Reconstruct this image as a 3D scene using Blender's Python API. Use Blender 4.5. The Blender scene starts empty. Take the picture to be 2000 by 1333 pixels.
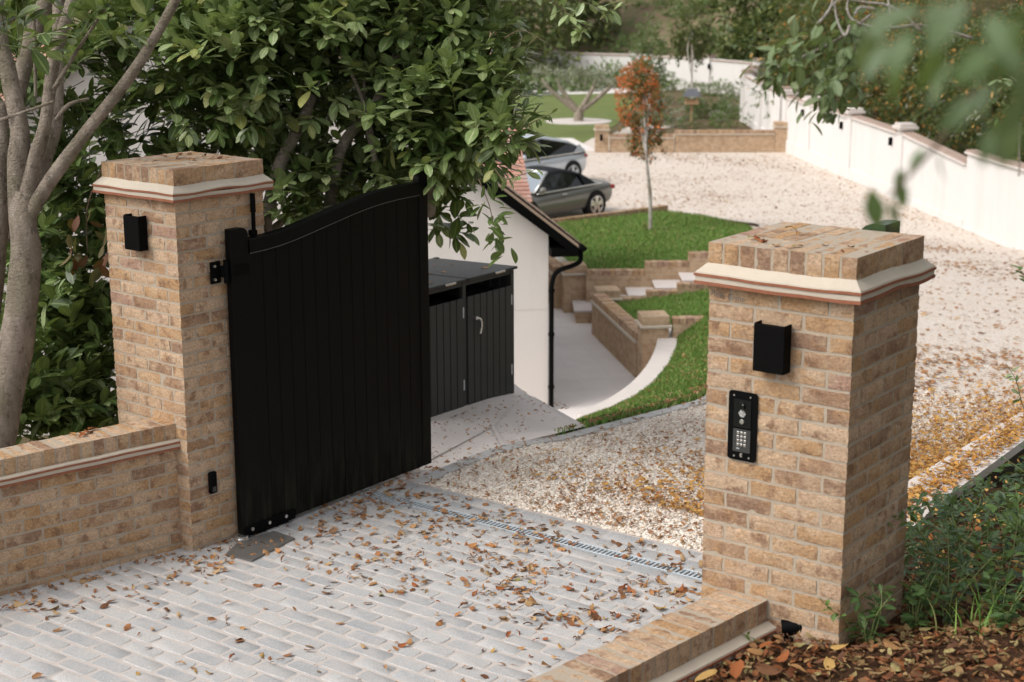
import bpy, math, random
import numpy as np
from mathutils import Vector, Matrix, noise

sc = bpy.context.scene
col = sc.collection

# ---------------------------------------------------------------- camera
cd = bpy.data.cameras.new('camera')
cam = bpy.data.objects.new('camera', cd)
col.objects.link(cam)
cam.matrix_world = Matrix(((0.801290,-0.134358,0.582995,2.60528),(0.598269,0.184722,-0.779713,-5.76064),(-0.002931,0.973564,0.228398,3.39452),(0,0,0,1)))
cd.lens = 55.78; cd.sensor_width = 36.0; cd.sensor_fit = 'HORIZONTAL'
cd.clip_start = 0.05; cd.clip_end = 600
cd.dof.use_dof = True; cd.dof.focus_distance = 9.0; cd.dof.aperture_fstop = 3.2
sc.camera = cam

# ---------------------------------------------------------------- world, sun, exposure
w = bpy.data.worlds.new('World'); sc.world = w; w.use_nodes = True
nt = w.node_tree
bg = nt.nodes['Background']
sky = nt.nodes.new('ShaderNodeTexSky'); sky.sky_type = 'NISHITA'; sky.sun_disc = False
SUN_EL, SUN_AZ = math.radians(46), math.radians(208)     # azimuth clockwise from +Y
sky.sun_elevation = SUN_EL; sky.sun_rotation = SUN_AZ
sky.dust_density = 3.0
hs = nt.nodes.new('ShaderNodeHueSaturation'); hs.inputs['Saturation'].default_value = 0.16
nt.links.new(sky.outputs[0], hs.inputs['Color'])
nt.links.new(hs.outputs[0], bg.inputs['Color'])
bg.inputs['Strength'].default_value = 0.15
sl = bpy.data.lights.new('sun', 'SUN'); sl.energy = 1.25; sl.angle = math.radians(28); sl.color = (1.0, 0.93, 0.85)
so = bpy.data.objects.new('sun', sl); col.objects.link(so)
sd = Vector((math.sin(SUN_AZ)*math.cos(SUN_EL), math.cos(SUN_AZ)*math.cos(SUN_EL), math.sin(SUN_EL)))
so.rotation_euler = sd.to_track_quat('Z', 'Y').to_euler()
sc.view_settings.view_transform = 'Standard'; sc.view_settings.look = 'None'
sc.view_settings.exposure = 0.50; sc.view_settings.gamma = 1.0

# ---------------------------------------------------------------- node helpers
class MT:
    def __init__(s, name):
        s.m = bpy.data.materials.new(name); s.m.use_nodes = True
        s.t = s.m.node_tree; s.b = s.t.nodes['Principled BSDF']; s.o = s.t.nodes['Material Output']
        s._tc = None
    def n(s, typ, ins=None, **pr):
        nd = s.t.nodes.new(typ)
        for k, v in pr.items(): setattr(nd, k, v)
        for k, v in (ins or {}).items(): s.set(nd.inputs[k], v)
        return nd
    def set(s, sock, v):
        if isinstance(v, bpy.types.NodeSocket): s.t.links.new(v, sock)
        elif isinstance(v, tuple) and sock.type == 'RGBA' and len(v) == 3: sock.default_value = v + (1,)
        else: sock.default_value = v
    def obj(s):
        if not s._tc: s._tc = s.n('ShaderNodeTexCoord')
        return s._tc.outputs['Object']
    def uv(s):
        if not s._tc: s._tc = s.n('ShaderNodeTexCoord')
        return s._tc.outputs['UV']
    def map(s, sc_=(1, 1, 1), loc=(0, 0, 0), rot=(0, 0, 0), v=None):
        return s.n('ShaderNodeMapping', {'Vector': v or s.obj(), 'Scale': sc_, 'Location': loc, 'Rotation': rot}).outputs[0]
    def noise(s, scale, det=3, rough=.55, v=None, col_=False, dist=0):
        nd = s.n('ShaderNodeTexNoise', {'Vector': v or s.obj(), 'Scale': scale, 'Detail': det, 'Roughness': rough, 'Distortion': dist})
        return nd.outputs['Color' if col_ else 'Fac']
    def vor(s, scale, out='Distance', v=None, feat='F1', rnd=1.0):
        nd = s.n('ShaderNodeTexVoronoi', {'Vector': v or s.obj(), 'Scale': scale, 'Randomness': rnd}, feature=feat)
        return nd.outputs[out]
    def ramp(s, fac, stops, interp='LINEAR'):
        nd = s.n('ShaderNodeValToRGB', {'Fac': fac}); cr = nd.color_ramp; cr.interpolation = interp
        while len(cr.elements) < len(stops): cr.elements.new(0.5)
        for e, (p, c) in zip(cr.elements, stops):
            e.position = p; e.color = (c if isinstance(c, tuple) else (c, c, c)) + (1,)
        return nd.outputs[0]
    def mix(s, fac, a, b, mode='MIX'):
        nd = s.n('ShaderNodeMix', data_type='RGBA', blend_type=mode)
        s.set(nd.inputs[0], fac); s.set(nd.inputs[6], a); s.set(nd.inputs[7], b)
        return nd.outputs[2]
    def math(s, op, a, b=0.0, c=None):
        nd = s.n('ShaderNodeMath', operation=op); s.set(nd.inputs[0], a); s.set(nd.inputs[1], b)
        if c is not None: s.set(nd.inputs[2], c)
        return nd.outputs[0]
    def rnd(s): return s.n('ShaderNodeNewGeometry').outputs['Random Per Island']
    def sep(s, v=None): return s.n('ShaderNodeSeparateXYZ', {'Vector': v or s.obj()}).outputs
    def bump(s, h, dist=.005, st=1.0, nrm=None):
        ins = {'Height': h, 'Distance': dist, 'Strength': st}
        if nrm: ins['Normal'] = nrm
        return s.n('ShaderNodeBump', ins).outputs[0]
    def fin(s, color=None, rough=None, normal=None, spec=None, metal=None, **kw):
        b = s.b
        if color is not None: s.set(b.inputs['Base Color'], color)
        if rough is not None: s.set(b.inputs['Roughness'], rough)
        if normal is not None: s.set(b.inputs['Normal'], normal)
        if spec is not None: s.set(b.inputs['Specular IOR Level'], spec)
        if metal is not None: s.set(b.inputs['Metallic'], metal)
        for k, v in kw.items(): s.set(b.inputs[k], v)
        return s.m

def simple(name, c, rough=.6, metal=0.0, spec=.5, var=.12, scale=12, bump=.0008):
    m = MT(name); n = m.noise(scale, 4)
    cc = m.mix(m.math('MULTIPLY', n, 1.0), tuple(x*(1-var) for x in c), tuple(min(1, x*(1+var)) for x in c))
    return m.fin(cc, m.math('ADD', m.math('MULTIPLY', m.noise(scale*3, 3), .12), rough-.06), m.bump(m.noise(scale*8, 3), bump), spec, metal)

# ---- brick
def mat_brick(name, tone=1.0, scale=1.0):
    m = MT(name); r = m.rnd()
    t = tone*1.14
    C_ = lambda *c: tuple(x*t*k for x, k in zip(c, (.90, .84, .79)))
    S = [(0, C_(.54, .41, .29)), (.12, C_(.47, .31, .175)), (.24, C_(.60, .47, .35)), (.36, C_(.46, .29, .145)), (.45, C_(.54, .41, .30)),
         (.57, C_(.42, .285, .19)), (.67, C_(.28, .175, .12)), (.74, C_(.56, .43, .33)), (.83, C_(.36, .24, .16)), (.90, C_(.37, .245, .215)), (.95, C_(.23, .145, .11))]
    c = m.mix(.30, m.ramp(r, S, 'CONSTANT'), C_(.50, .365, .245))
    off = m.n('ShaderNodeCombineXYZ', {0: m.math('MULTIPLY', r, 37.0), 1: m.math('MULTIPLY', r, 11.0), 2: 0.0}).outputs[0]
    vv = m.n('ShaderNodeVectorMath', {0: m.obj(), 1: off}, operation='ADD').outputs[0]
    c = m.mix(m.ramp(m.noise(11, 4, .6, v=vv), [(.52, 0.), (.66, .65)]), c, C_(.47, .30, .16))
    c = m.mix(m.ramp(m.noise(7, 5, .7, v=m.map((1, 1, 1.3), (3, 7, 1), v=vv)), [(.48, 0.), (.62, .65)]), c, C_(.60, .47, .34))
    c = m.mix(m.ramp(m.noise(13, 4, .65, v=m.map((1, 1, 1), (11, 2, 5), v=vv)), [(.52, 0.), (.66, .8)]), c, C_(.24, .145, .095))
    fine = m.noise(75, 5, .75)
    c = m.mix(.65, c, m.mix(1, c, m.ramp(fine, [(.28, .35), (.5, 1.), (.72, 1.5)]), 'MULTIPLY'))
    pits = m.ramp(m.vor(85), [(.0, 1.), (.17, 0.)])
    pm = m.math('MULTIPLY', pits, m.ramp(m.noise(14, 2, v=m.map((1, 1, 1), (4, 4, 4))), [(.48, 0.), (.58, 1.)]))
    c = m.mix(m.math('MULTIPLY', pm, .8), c, (.07, .04, .025))
    # lime smear from the joints
    c = m.mix(m.ramp(m.noise(23, 5, .75), [(.54, 0.), (.74, .4)]), c, (.52, .44, .35))
    crease = m.noise(34, 6, .75, v=m.map((1, 1, 2.4)), dist=1.6)
    h = m.math('ADD', crease, m.math('MULTIPLY', fine, .35))
    h = m.math('SUBTRACT', h, m.math('MULTIPLY', pm, .5))
    return m.fin(c, .93, m.bump(h, .010, 1.), .15)
def mat_mortar(name='mortar', c=(.42, .355, .28)):
    m = MT(name)
    n = m.noise(60, 5, .7)
    cc = m.mix(n, tuple(x*.72 for x in c), tuple(x*1.18 for x in c))
    cc = m.mix(m.ramp(m.noise(4, 3), [(.4, 0.), (.7, .35)]), cc, (.40, .32, .23))
    return m.fin(cc, .95, m.bump(m.noise(160, 4, .7), .003, .8), .15)
def mat_leaf(name, cols, mid=(.25, .36, .12), rough=.36, trans=.24, ribw=.07, spec=.5, yellow=None):
    m = MT(name); r = m.rnd()
    n = len(cols); c = m.ramp(r, [(i/max(1, n-1), cc) for i, cc in enumerate(cols)])
    c = m.mix(.3, c, m.mix(1, c, m.ramp(m.noise(60, 2), [(.35, .6), (.7, 1.5)]), 'MULTIPLY'))
    u = m.sep(m.uv())
    rib = m.math('LESS_THAN', m.math('ABSOLUTE', m.math('SUBTRACT', u[0], .5)), ribw)
    c = m.mix(m.math('MULTIPLY', rib, .75), c, mid)
    back = m.n('ShaderNodeNewGeometry').outputs['Backfacing']
    c = m.mix(m.math('MULTIPLY', back, .45), c, (.16, .22, .08))
    vein = m.math('SINE', m.math('MULTIPLY', m.math('ADD', u[1], m.math('MULTIPLY', m.math('ABSOLUTE', m.math('SUBTRACT', u[0], .5)), -.6)), 55))
    m.fin(c, rough, m.bump(vein, .0008, .35), spec)
    tr = m.n('ShaderNodeBsdfTranslucent', {'Color': m.mix(.5, c, (.28, .36, .05))})
    mx = m.n('ShaderNodeMixShader', {0: trans, 1: m.b.outputs[0], 2: tr.outputs[0]})
    m.t.links.new(mx.outputs[0], m.o.inputs[0])
    return m.m
def mat_bark(name, a, b, c, sc_=1.0):
    m = MT(name)
    n = m.noise(9*sc_, 5, .65, v=m.map((1, 1, .35))); n2 = m.noise(3.2*sc_, 4, .6, v=m.map((1, 1, .6), (5, 1, 3)))
    cc = m.mix(m.ramp(n, [(.3, 0.), (.7, 1.)]), a, b); cc = m.mix(m.ramp(n2, [(.45, 0.), (.6, .8)]), cc, c)
    cc = m.mix(m.ramp(m.noise(14*sc_, 5, .7, v=m.map((1, 1, .8), (2, 9, 3))), [(.54, 0.), (.66, .75)]), cc, tuple(x*.5 for x in a))
    cc = m.mix(m.ramp(m.noise(22*sc_, 4, .7, v=m.map((1, 1, 1), (7, 3, 1))), [(.6, 0.), (.68, .7)]), cc, (.48, .45, .39))
    cc = m.mix(m.ramp(m.vor(55), [(.05, .8), (.14, 0.)]), cc, (.45, .42, .34))
    h = m.math('ADD', m.noise(18*sc_, 6, .75, v=m.map((1, 1, 2.6))), m.math('MULTIPLY', m.noise(60, 4), .5))
    return m.fin(cc, .9, m.bump(h, .03, 1.), .2)

M = {}
M['brick'] = mat_brick('buff_brick')
M['brick_dark'] = mat_brick('weathered_brick', .86)
M['mortar'] = mat_mortar()
M['mortar_white'] = simple('white_mortar_fillet', (.50, .44, .36), .9, 0, .2, .13, 14, .002)
M['red_tile'] = simple('red_clay_tile', (.27, .105, .06), .85, 0, .2, .35, 30, .002)
M['black_paint'] = simple('black_paint', (.003, .003, .003), .6, 0, .06, .3, 20, .0004)
M['black_metal'] = simple('black_metal', (.003, .003, .003), .6, 0, .06, .3, 30, .0003)
M['charcoal'] = simple('charcoal_coating', (.040, .041, .039), .55, 0, .3, .1, 15, .0004)
M['steel'] = simple('galvanised_steel', (.50, .54, .57), .45, .2, .5, .15, 25, .0006)
M['bright_steel'] = simple('bright_steel', (.72, .72, .70), .25, .9, .5, .05, 25, .0003)
def mat_whitewall(name, c):
    m = MT(name); st = m.noise(1.6, 5, .65, v=m.map((1, 1, .25))); bl = m.noise(.9, 5, .7)
    cc = m.mix(m.ramp(st, [(.5, 0.), (.75, .35)]), c, tuple(x*y for x, y in zip(c, (.78, .76, .72))))
    cc = m.mix(m.ramp(bl, [(.5, 0.), (.72, .25)]), cc, tuple(x*y for x, y in zip(c, (.86, .86, .82))))
    return m.fin(cc, .93, m.bump(m.noise(90, 4, .7), .0015, .5), .2)
M['white_wall'] = mat_whitewall('white_painted_wall', (.69, .665, .645))
M['render'] = mat_whitewall('white_render', (.69, .645, .61))
M['coping_pink'] = simple('tile_coping', (.40, .30, .25), .9, 0, .2, .25, 3, .002)
M['white_stone'] = simple('pale_stone', (.62, .565, .53), .9, 0, .2, .09, 4, .0015)
M['glass_dark'] = simple('dark_glass', (.006, .008, .009), .06, 0, .6, .1, 3, 0)
M['rubber'] = simple('tyre_rubber', (.012, .012, .012), .85, 0, .3, .2, 20, .001)

def mat_gate():
    m = MT('gate_black_paint')
    z = m.sep()[2]
    st = m.noise(26, 5, .65, v=m.map((1, 1, .12)))
    lo = m.math('MULTIPLY', m.ramp(z, [(0., 1.), (.55, 0.)]), m.ramp(st, [(.42, 0.), (.68, .55)]))
    c = m.mix(lo, m.mix(st, (.0028, .0028, .0026), (.0055, .0055, .005)), (.034, .036, .024))
    return m.fin(c, m.ramp(st, [(.3, .42), (.7, .58)]), m.bump(m.noise(60, 4, .6, v=m.map((1, 1, .1))), .0008, .5), .09)
M['gate'] = mat_gate()

def mat_sett():
    m = MT('granite_sett'); r = m.rnd()
    c = m.ramp(r, [(0, (.40, .40, .405)), (.25, (.45, .448, .445)), (.5, (.37, .375, .38)), (.75, (.48, .47, .46)), (1, (.42, .415, .41))])
    sp = m.vor(330, 'Color'); spv = m.n('ShaderNodeSeparateColor', {'Color': sp}).outputs[0]
    c = m.mix(.6, c, m.mix(1, c, m.ramp(spv, [(0, .5), (.3, .85), (.8, 1.1), (1, 1.5)]), 'MULTIPLY'))
    # sandy jointing dust over the stone edges
    d = m.noise(7, 4, .6)
    c = m.mix(m.ramp(d, [(.45, 0.), (.7, .5)]), c, (.53, .48, .445))
    return m.fin(c, .88, m.bump(m.noise(180, 4, .7), .003, .8), .25)
M['sett'] = mat_sett()
def mat_joint():
    m = MT('sandy_jointing'); n = m.noise(14, 5, .6)
    c = m.mix(n, (.45, .40, .365), (.56, .51, .475))
    return m.fin(c, .95, m.bump(m.noise(110, 4, .7), .003, .6), .15)
M['joint'] = mat_joint()
def mat_gravel(name, sc_=38):
    m = MT(name)
    cc = m.vor(sc_, 'Color'); g = m.n('ShaderNodeSeparateColor', {'Color': cc}).outputs
    c = m.ramp(g[0], [(0, (.53, .43, .36)), (.2, (.66, .59, .52)), (.45, (.73, .68, .625)), (.6, (.63, .53, .445)), (.8, (.75, .71, .66)), (.93, (.46, .36, .285)), (1, (.60, .49, .38))])
    d = m.vor(sc_)
    c = m.mix(m.ramp(d, [(.42, 0.), (.66, .3)]), c, (.62, .53, .44))
    c = m.mix(m.ramp(m.noise(1.1, 4), [(.5, 0.), (.75, .35)]), c, (.55, .42, .32))
    h = m.math('SUBTRACT', 1.0, m.math('POWER', d, 1.6))
    return m.fin(c, .85, m.bump(h, .014, .9), .3)
M['gravel'] = mat_gravel('pale_gravel')
def mat_pebble():
    m = MT('pale_pebbles'); r = m.rnd()
    c = m.ramp(r, [(0, (.78, .73, .66)), (.2, (.71, .63, .54)), (.4, (.80, .755, .69)), (.55, (.66, .56, .46)), (.7, (.77, .70, .62)), (.85, (.58, .46, .37)), (.93, (.80, .75, .68)), (1, (.50, .40, .32))])
    c = m.mix(m.ramp(m.noise(90, 3), [(.5, 0.), (.75, .3)]), c, (.62, .48, .36))
    return m.fin(c, .8, m.bump(m.noise(200, 3), .002, .6), .3)
M['pebble'] = mat_pebble()
def mat_slab(name, sx, sy, c0=(.60, .54, .505), jc=(.68, .64, .6), rot=0.0):
    m = MT(name)
    bt = m.n('ShaderNodeTexBrick', {'Vector': m.map((1, 1, 1), (0.13, .27, 0), (0, 0, rot)), 'Color1': tuple(x*.94 for x in c0), 'Color2': tuple(x*1.04 for x in c0), 'Mortar': jc,
             'Scale': 1.0, 'Mortar Size': .006, 'Brick Width': sx, 'Row Height': sy, 'Mortar Smooth': .2})
    c = m.mix(m.ramp(m.noise(2.5, 5, .6), [(.35, 0.), (.7, .4)]), bt.outputs[0], tuple(x*.82 for x in c0))
    return m.fin(c, .85, m.bump(m.noise(70, 4, .6), .002, .5), .3)
M['slab'] = mat_slab('sandstone_slabs', .9, .6, (.70, .63, .59), rot=.4)
M['path'] = mat_slab('pale_path_slabs', 1.2, .8, (.78, .73, .70), rot=-.8)
def mat_grass(name, a=(.075, .155, .022), b=(.12, .215, .035)):
    m = MT(name)
    c = m.mix(m.noise(45, 4, .7), a, b); c = m.mix(m.ramp(m.noise(1.6, 4), [(.35, 0.), (.7, .5)]), c, tuple(x*.72 for x in a)); c = m.mix(m.ramp(m.noise(.8, 5, .7), [(.5, 0.), (.7, .4)]), c, (.19, .21, .06))
    return m.fin(c, .9, m.bump(m.noise(150, 4, .8), .02, 1.), .2)
M['lawn'] = mat_grass('lawn_turf', (.095, .185, .03), (.145, .25, .045))
M['lawn_far'] = mat_grass('pale_lawn', (.15, .195, .065), (.20, .24, .085))
def mat_blade():
    m = MT('grass_blades'); c = m.ramp(m.rnd(), [(0, (.075, .16, .025)), (.45, (.13, .235, .04)), (.8, (.19, .28, .06)), (.92, (.27, .27, .10)), (1, (.34, .29, .14))])
    return m.fin(c, .6, None, .3)
M['blade'] = mat_blade()
def mat_soil(name, a, b, c_):
    m = MT(name)
    c = m.mix(m.noise(22, 6, .7), a, b); c = m.mix(m.ramp(m.noise(2.2, 5, .6), [(.45, 0.), (.6, .8)]), c, c_)
    return m.fin(c, .95, m.bump(m.noise(50, 5, .75), .02, 1.), .15)
M['soil'] = mat_soil('leaf_mould', (.035, .018, .01), (.11, .055, .028), (.06, .035, .018))
M['bed'] = mat_soil('planting_bed', (.12, .08, .05), (.20, .14, .09), (.10, .12, .05))
M['hill'] = mat_soil('hillside', (.15, .10, .065), (.30, .225, .16), (.10, .15, .045))
def mat_litter(name, cols, rough=.7):
    m = MT(name); n = len(cols)
    c = m.ramp(m.rnd(), [(i/(n-1), cc) for i, cc in enumerate(cols)])
    c = m.mix(m.ramp(m.noise(70, 4), [(.45, 0.), (.7, .55)]), c, (.13, .055, .02))
    m.fin(c, rough, m.bump(m.noise(150, 3), .002, .6), .3)
    tr = m.n('ShaderNodeBsdfTranslucent', {'Color': c})
    mx = m.n('ShaderNodeMixShader', {0: .12, 1: m.b.outputs[0], 2: tr.outputs[0]})
    m.t.links.new(mx.outputs[0], m.o.inputs[0]); return m.m
M['litter'] = mat_litter('dry_leaves', [(.36, .18, .075), (.24, .09, .035), (.48, .28, .13), (.16, .07, .035), (.54, .37, .20), (.33, .115, .04), (.40, .27, .13), (.26, .12, .06), (.50, .23, .08), (.54, .36, .2)])
M['litter_bank'] = mat_litter('bank_leaves', [(.22, .07, .025), (.11, .04, .018), (.36, .21, .085), (.16, .055, .022), (.46, .34, .16), (.07, .03, .016), (.30, .10, .03), (.21, .095, .045), (.36, .31, .13), (.13, .055, .03), (.09, .04, .02)])
M['litter_gold'] = mat_litter('golden_leaves', [(.60, .32, .07), (.48, .22, .05), (.66, .42, .13), (.32, .11, .03), (.62, .38, .12), (.55, .27, .06)])
M['laurel'] = mat_leaf('laurel_leaf', [(.035, .065, .016), (.06, .105, .026), (.09, .145, .038), (.045, .08, .02), (.13, .19, .06), (.065, .115, .028), (.18, .22, .08)], (.24, .32, .10), .38)
M['laurel_lit'] = mat_leaf('laurel_leaf_lit', [(.20, .29, .10), (.27, .355, .145), (.21, .305, .11), (.33, .41, .19), (.24, .325, .125), (.40, .44, .21)], (.50, .56, .30), .27, spec=.9)  # lit copy of the laurel leaf, highlights put into its colour
M['yellow_leaf'] = mat_leaf('yellowing_leaf', [(.30, .31, .08), (.38, .38, .13), (.24, .28, .06)], (.42, .44, .2), .45)
M['brown_leaf'] = mat_leaf('withered_leaf', [(.13, .035, .015), (.20, .07, .03), (.09, .03, .014)], (.2, .1, .05), .6)
M['ivy'] = mat_leaf('ivy_leaf', [(.018, .045, .014), (.03, .07, .02), (.045, .09, .03), (.07, .12, .045)], (.10, .14, .07), .4)
M['bramble'] = mat_leaf('bramble_leaf', [(.07, .14, .03), (.11, .20, .04), (.15, .25, .06), (.08, .16, .03)], (.16, .24, .08), .5, .3)
M['weed_leaf'] = mat_leaf('weed_leaf', [(.03, .075, .015), (.05, .11, .022), (.07, .13, .03)], (.12, .18, .07), .5)
M['hedge'] = mat_leaf('hedge_leaf', [(.03, .055, .015), (.06, .095, .02), (.10, .13, .035), (.045, .08, .02), (.17, .16, .04), (.08, .11, .04)], (.10, .12, .05), .6)
M['pale_tree'] = mat_leaf('pale_leaf', [(.13, .19, .07), (.17, .23, .11), (.10, .15, .05), (.21, .25, .13)], (.24, .30, .16), .5, .3)
M['fore_leaf'] = mat_leaf('near_leaf', [(.06, .12, .03), (.10, .17, .06), (.20, .27, .16), (.05, .10, .03), (.15, .2, .09)], (.2, .28, .14), .38, .35)
M['olive'] = mat_leaf('olive_leaf', [(.28, .28, .22), (.34, .34, .27), (.24, .25, .18)], (.2, .2, .15), .6)
M['photinia'] = mat_leaf('green_photinia', [(.07, .10, .03), (.13, .14, .05), (.20, .17, .07), (.09, .12, .035)], (.12, .12, .06), .5)
M['photinia_red'] = mat_leaf('red_photinia', [(.75, .12, .03), (.8, .2, .05), (.62, .08, .03), (.85, .3, .1)], (.6, .15, .06), .5, .3)
M['bark'] = mat_bark('grey_bark', (.22, .18, .14), (.44, .37, .305), (.23, .20, .14), 1.4)
M['bark_brown'] = mat_bark('brown_bark', (.13, .085, .05), (.23, .165, .11), (.17, .13, .085))
M['bark_pale'] = mat_bark('pale_bark', (.42, .37, .33), (.6, .56, .52), (.25, .2, .16))
M['roof_tile'] = None
def mat_rooftile():
    m = MT('clay_roof_tile'); r = m.rnd()
    c = m.ramp(r, [(0, (.52, .26, .20)), (.3, (.60, .33, .26)), (.5, (.46, .25, .20)), (.7, (.62, .31, .22)), (.85, (.50, .36, .32)), (1, (.40, .22, .18))])
    return m.fin(m.mix(m.ramp(m.noise(5, 4), [(.4, 0.), (.7, .5)]), c, (.45, .33, .27)), .85, m.bump(m.noise(60, 3), .002), .2)
M['roof_tile'] = mat_rooftile()
def mat_roofbrown():
    m = MT('weathered_roof_tile'); r = m.rnd()
    c = m.ramp(r, [(0, (.36, .27, .20)), (.4, (.44, .35, .26)), (.7, (.30, .21, .16)), (1, (.42, .29, .22))])
    return m.fin(c, .9, m.bump(m.noise(60, 3), .002), .2)
M['roof_brown'] = mat_roofbrown()

# ---------------------------------------------------------------- mesh helpers
def link(o, parent=None):
    col.objects.link(o)
    if parent is not None: o.parent = parent
    return o
def tag(o, label=None, cat=None, group=None, kind=None):
    if label: o['label'] = label
    if cat: o['category'] = cat
    if group: o['group'] = group
    if kind: o['kind'] = kind
    return o
def empty(name, loc, rz=0.0, label=None, cat=None, group=None):
    o = bpy.data.objects.new(name, None); o.location = loc; o.rotation_euler = (0, 0, rz); o.empty_display_size = .1
    col.objects.link(o); return tag(o, label, cat, group)
def rebase(o, loc):
    """move a top-level mesh's origin to its base without moving the mesh"""
    o.data.transform(Matrix.Translation(-Vector(loc))); o.location = loc; return o

class MB:
    def __init__(s): s.v = []; s.f = []; s.mi = []; s.cm = 0
    def add(s, vs, fs):
        b = len(s.v); s.v.extend([tuple(p) for p in vs])
        s.f.extend([tuple(b+i for i in f) for f in fs]); s.mi.extend([s.cm]*len(fs)); return s
    def box(s, a, b, M_=None):
        x0, y0, z0 = a; x1, y1, z1 = b
        vs = [(x0, y0, z0), (x1, y0, z0), (x1, y1, z0), (x0, y1, z0), (x0, y0, z1), (x1, y0, z1), (x1, y1, z1), (x0, y1, z1)]
        if M_: vs = [M_ @ Vector(v) for v in vs]
        return s.add(vs, [(0, 3, 2, 1), (4, 5, 6, 7), (0, 1, 5, 4), (1, 2, 6, 5), (2, 3, 7, 6), (3, 0, 4, 7)])
    def bbox(s, a, b, r=.004, M_=None):
        """box with chamfered edges"""
        x0, y0, z0 = a; x1, y1, z1 = b
        r = min(r, (x1-x0)/2.01, (y1-y0)/2.01, (z1-z0)/2.01)
        cx, cy, cz = (x0+x1)/2, (y0+y1)/2, (z0+z1)/2; hx, hy, hz = (x1-x0)/2, (y1-y0)/2, (z1-z0)/2
        vs = []; idx = {}
        for sx in (-1, 1):
            for sy in (-1, 1):
                for sz in (-1, 1):
                    for ax in range(3):
                        d = [hx-r, hy-r, hz-r]; d[ax] += r
                        idx[(sx, sy, sz, ax)] = len(vs)
                        vs.append((cx+sx*d[0], cy+sy*d[1], cz+sz*d[2]))
        fs = []
        def q(l): fs.append(tuple(l))
        for ax in range(3):
            o1, o2 = (ax+1) % 3, (ax+2) % 3
            for sg in (-1, 1):
                l = []
                for (a1, a2) in ((-1, -1), (1, -1), (1, 1), (-1, 1)):
                    k = [0, 0, 0]; k[ax] = sg; k[o1] = a1; k[o2] = a2; l.append(idx[(k[0], k[1], k[2], ax)])
                q(l if sg > 0 else l[::-1])
            for s1 in (-1, 1):
                for s2 in (-1, 1):
                    l = []
                    for (e, f_) in ((-1, o1), (1, o1), (1, o2), (-1, o2)):
                        k = [0, 0, 0]; k[ax] = e; k[o1] = s1; k[o2] = s2; l.append(idx[(k[0], k[1], k[2], f_)])
                    q(l if s1*s2 < 0 else l[::-1])
        for sx in (-1, 1):
            for sy in (-1, 1):
                for sz in (-1, 1):
                    l = [idx[(sx, sy, sz, a)] for a in range(3)]
                    q(l if sx*sy*sz > 0 else l[::-1])
        if M_: vs = [M_ @ Vector(v) for v in vs]
        return s.add(vs, fs)
    def rbox(s, c, u, n, up, size, seed, nu=8, nv=3, amp=.0032, rr=.0045):
        """hand-made brick: subdivided rounded box; c centre, u length axis, n outward axis, up axis; size (l, d, h)"""
        c = Vector(c); L, Dp, H = size
        xs = [-1+2*i/nu for i in range(nu+1)]; zs = [-1+2*i/nv for i in range(nv+1)]; ys = [-1, 0, 1]
        vid = {}; vs = []
        def vert(i, j, k):
            key = (i, j, k)
            if key in vid: return vid[key]
            x, y, z = xs[i], ys[j], zs[k]
            px, py, pz = x*L/2, y*Dp/2, z*H/2
            ex, ey, ez = (i in (0, nu)), (j in (0, 2)), (k in (0, nv))
            if ex+ey+ez >= 2:
                if ex: px -= math.copysign(rr*.6, px)
                if ey: py -= math.copysign(rr*.6, py)
                if ez: pz -= math.copysign(rr*.45, pz)
            p = c + u*px + n*py + up*pz
            q = p*23 + Vector((seed*1.7, seed*.9, 0)); q2 = p*70 + Vector((0, seed, seed*.37))
            d = noise.noise_vector(q)*amp + noise.noise_vector(q2)*amp*.6
            vid[key] = len(vs); vs.append(p+d); return vid[key]
        fs = []
        for i in range(nu):
            for k in range(nv):
                fs.append((vert(i, 0, k), vert(i+1, 0, k), vert(i+1, 0, k+1), vert(i, 0, k+1)))
                fs.append((vert(i+1, 2, k), vert(i, 2, k), vert(i, 2, k+1), vert(i+1, 2, k+1)))
        for i in range(nu):
            for j in range(2):
                fs.append((vert(i, j+1, 0), vert(i+1, j+1, 0), vert(i+1, j, 0), vert(i, j, 0)))
                fs.append((vert(i, j, nv), vert(i+1, j, nv), vert(i+1, j+1, nv), vert(i, j+1, nv)))
        for j in range(2):
            for k in range(nv):
                fs.append((vert(0, j+1, k), vert(0, j, k), vert(0, j, k+1), vert(0, j+1, k+1)))
                fs.append((vert(nu, j, k), vert(nu, j+1, k), vert(nu, j+1, k+1), vert(nu, j, k+1)))
        return s.add(vs, fs)
    def cyl(s, a, b, r, n=16, r2=None, caps=True):
        a, b = Vector(a), Vector(b); r2 = r if r2 is None else r2
        d = (b-a).normalized(); t = d.orthogonal().normalized(); q = d.cross(t)
        vs = []
        for c_, rr in ((a, r), (b, r2)):
            for i in range(n):
                an = 2*math.pi*i/n; vs.append(c_+(t*math.cos(an)+q*math.sin(an))*rr)
        fs = [(i, (i+1) % n, n+(i+1) % n, n+i) for i in range(n)]
        if caps: fs += [tuple(range(n-1, -1, -1)), tuple(range(n, 2*n))]
        return s.add(vs, fs)
    def tube(s, pts, rad, n=10, jit=0.0, seed=0, sub=6, caps=True):
        """smooth tapered tube through pts (Catmull-Rom)"""
        P = [Vector(p) for p in pts]; R = list(rad) if hasattr(rad, '__len__') else [rad]*len(P)
        Q, RR = [], []
        for i in range(len(P)-1):
            p0, p1, p2, p3 = P[max(0, i-1)], P[i], P[i+1], P[min(len(P)-1, i+2)]
            for k in range(sub):
                t = k/sub
                Q.append(.5*((2*p1)+(p2-p0)*t+(2*p0-5*p1+4*p2-p3)*t*t+(3*p1-p0-3*p2+p3)*t**3)); RR.append(R[i]*(1-t)+R[i+1]*t)
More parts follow.
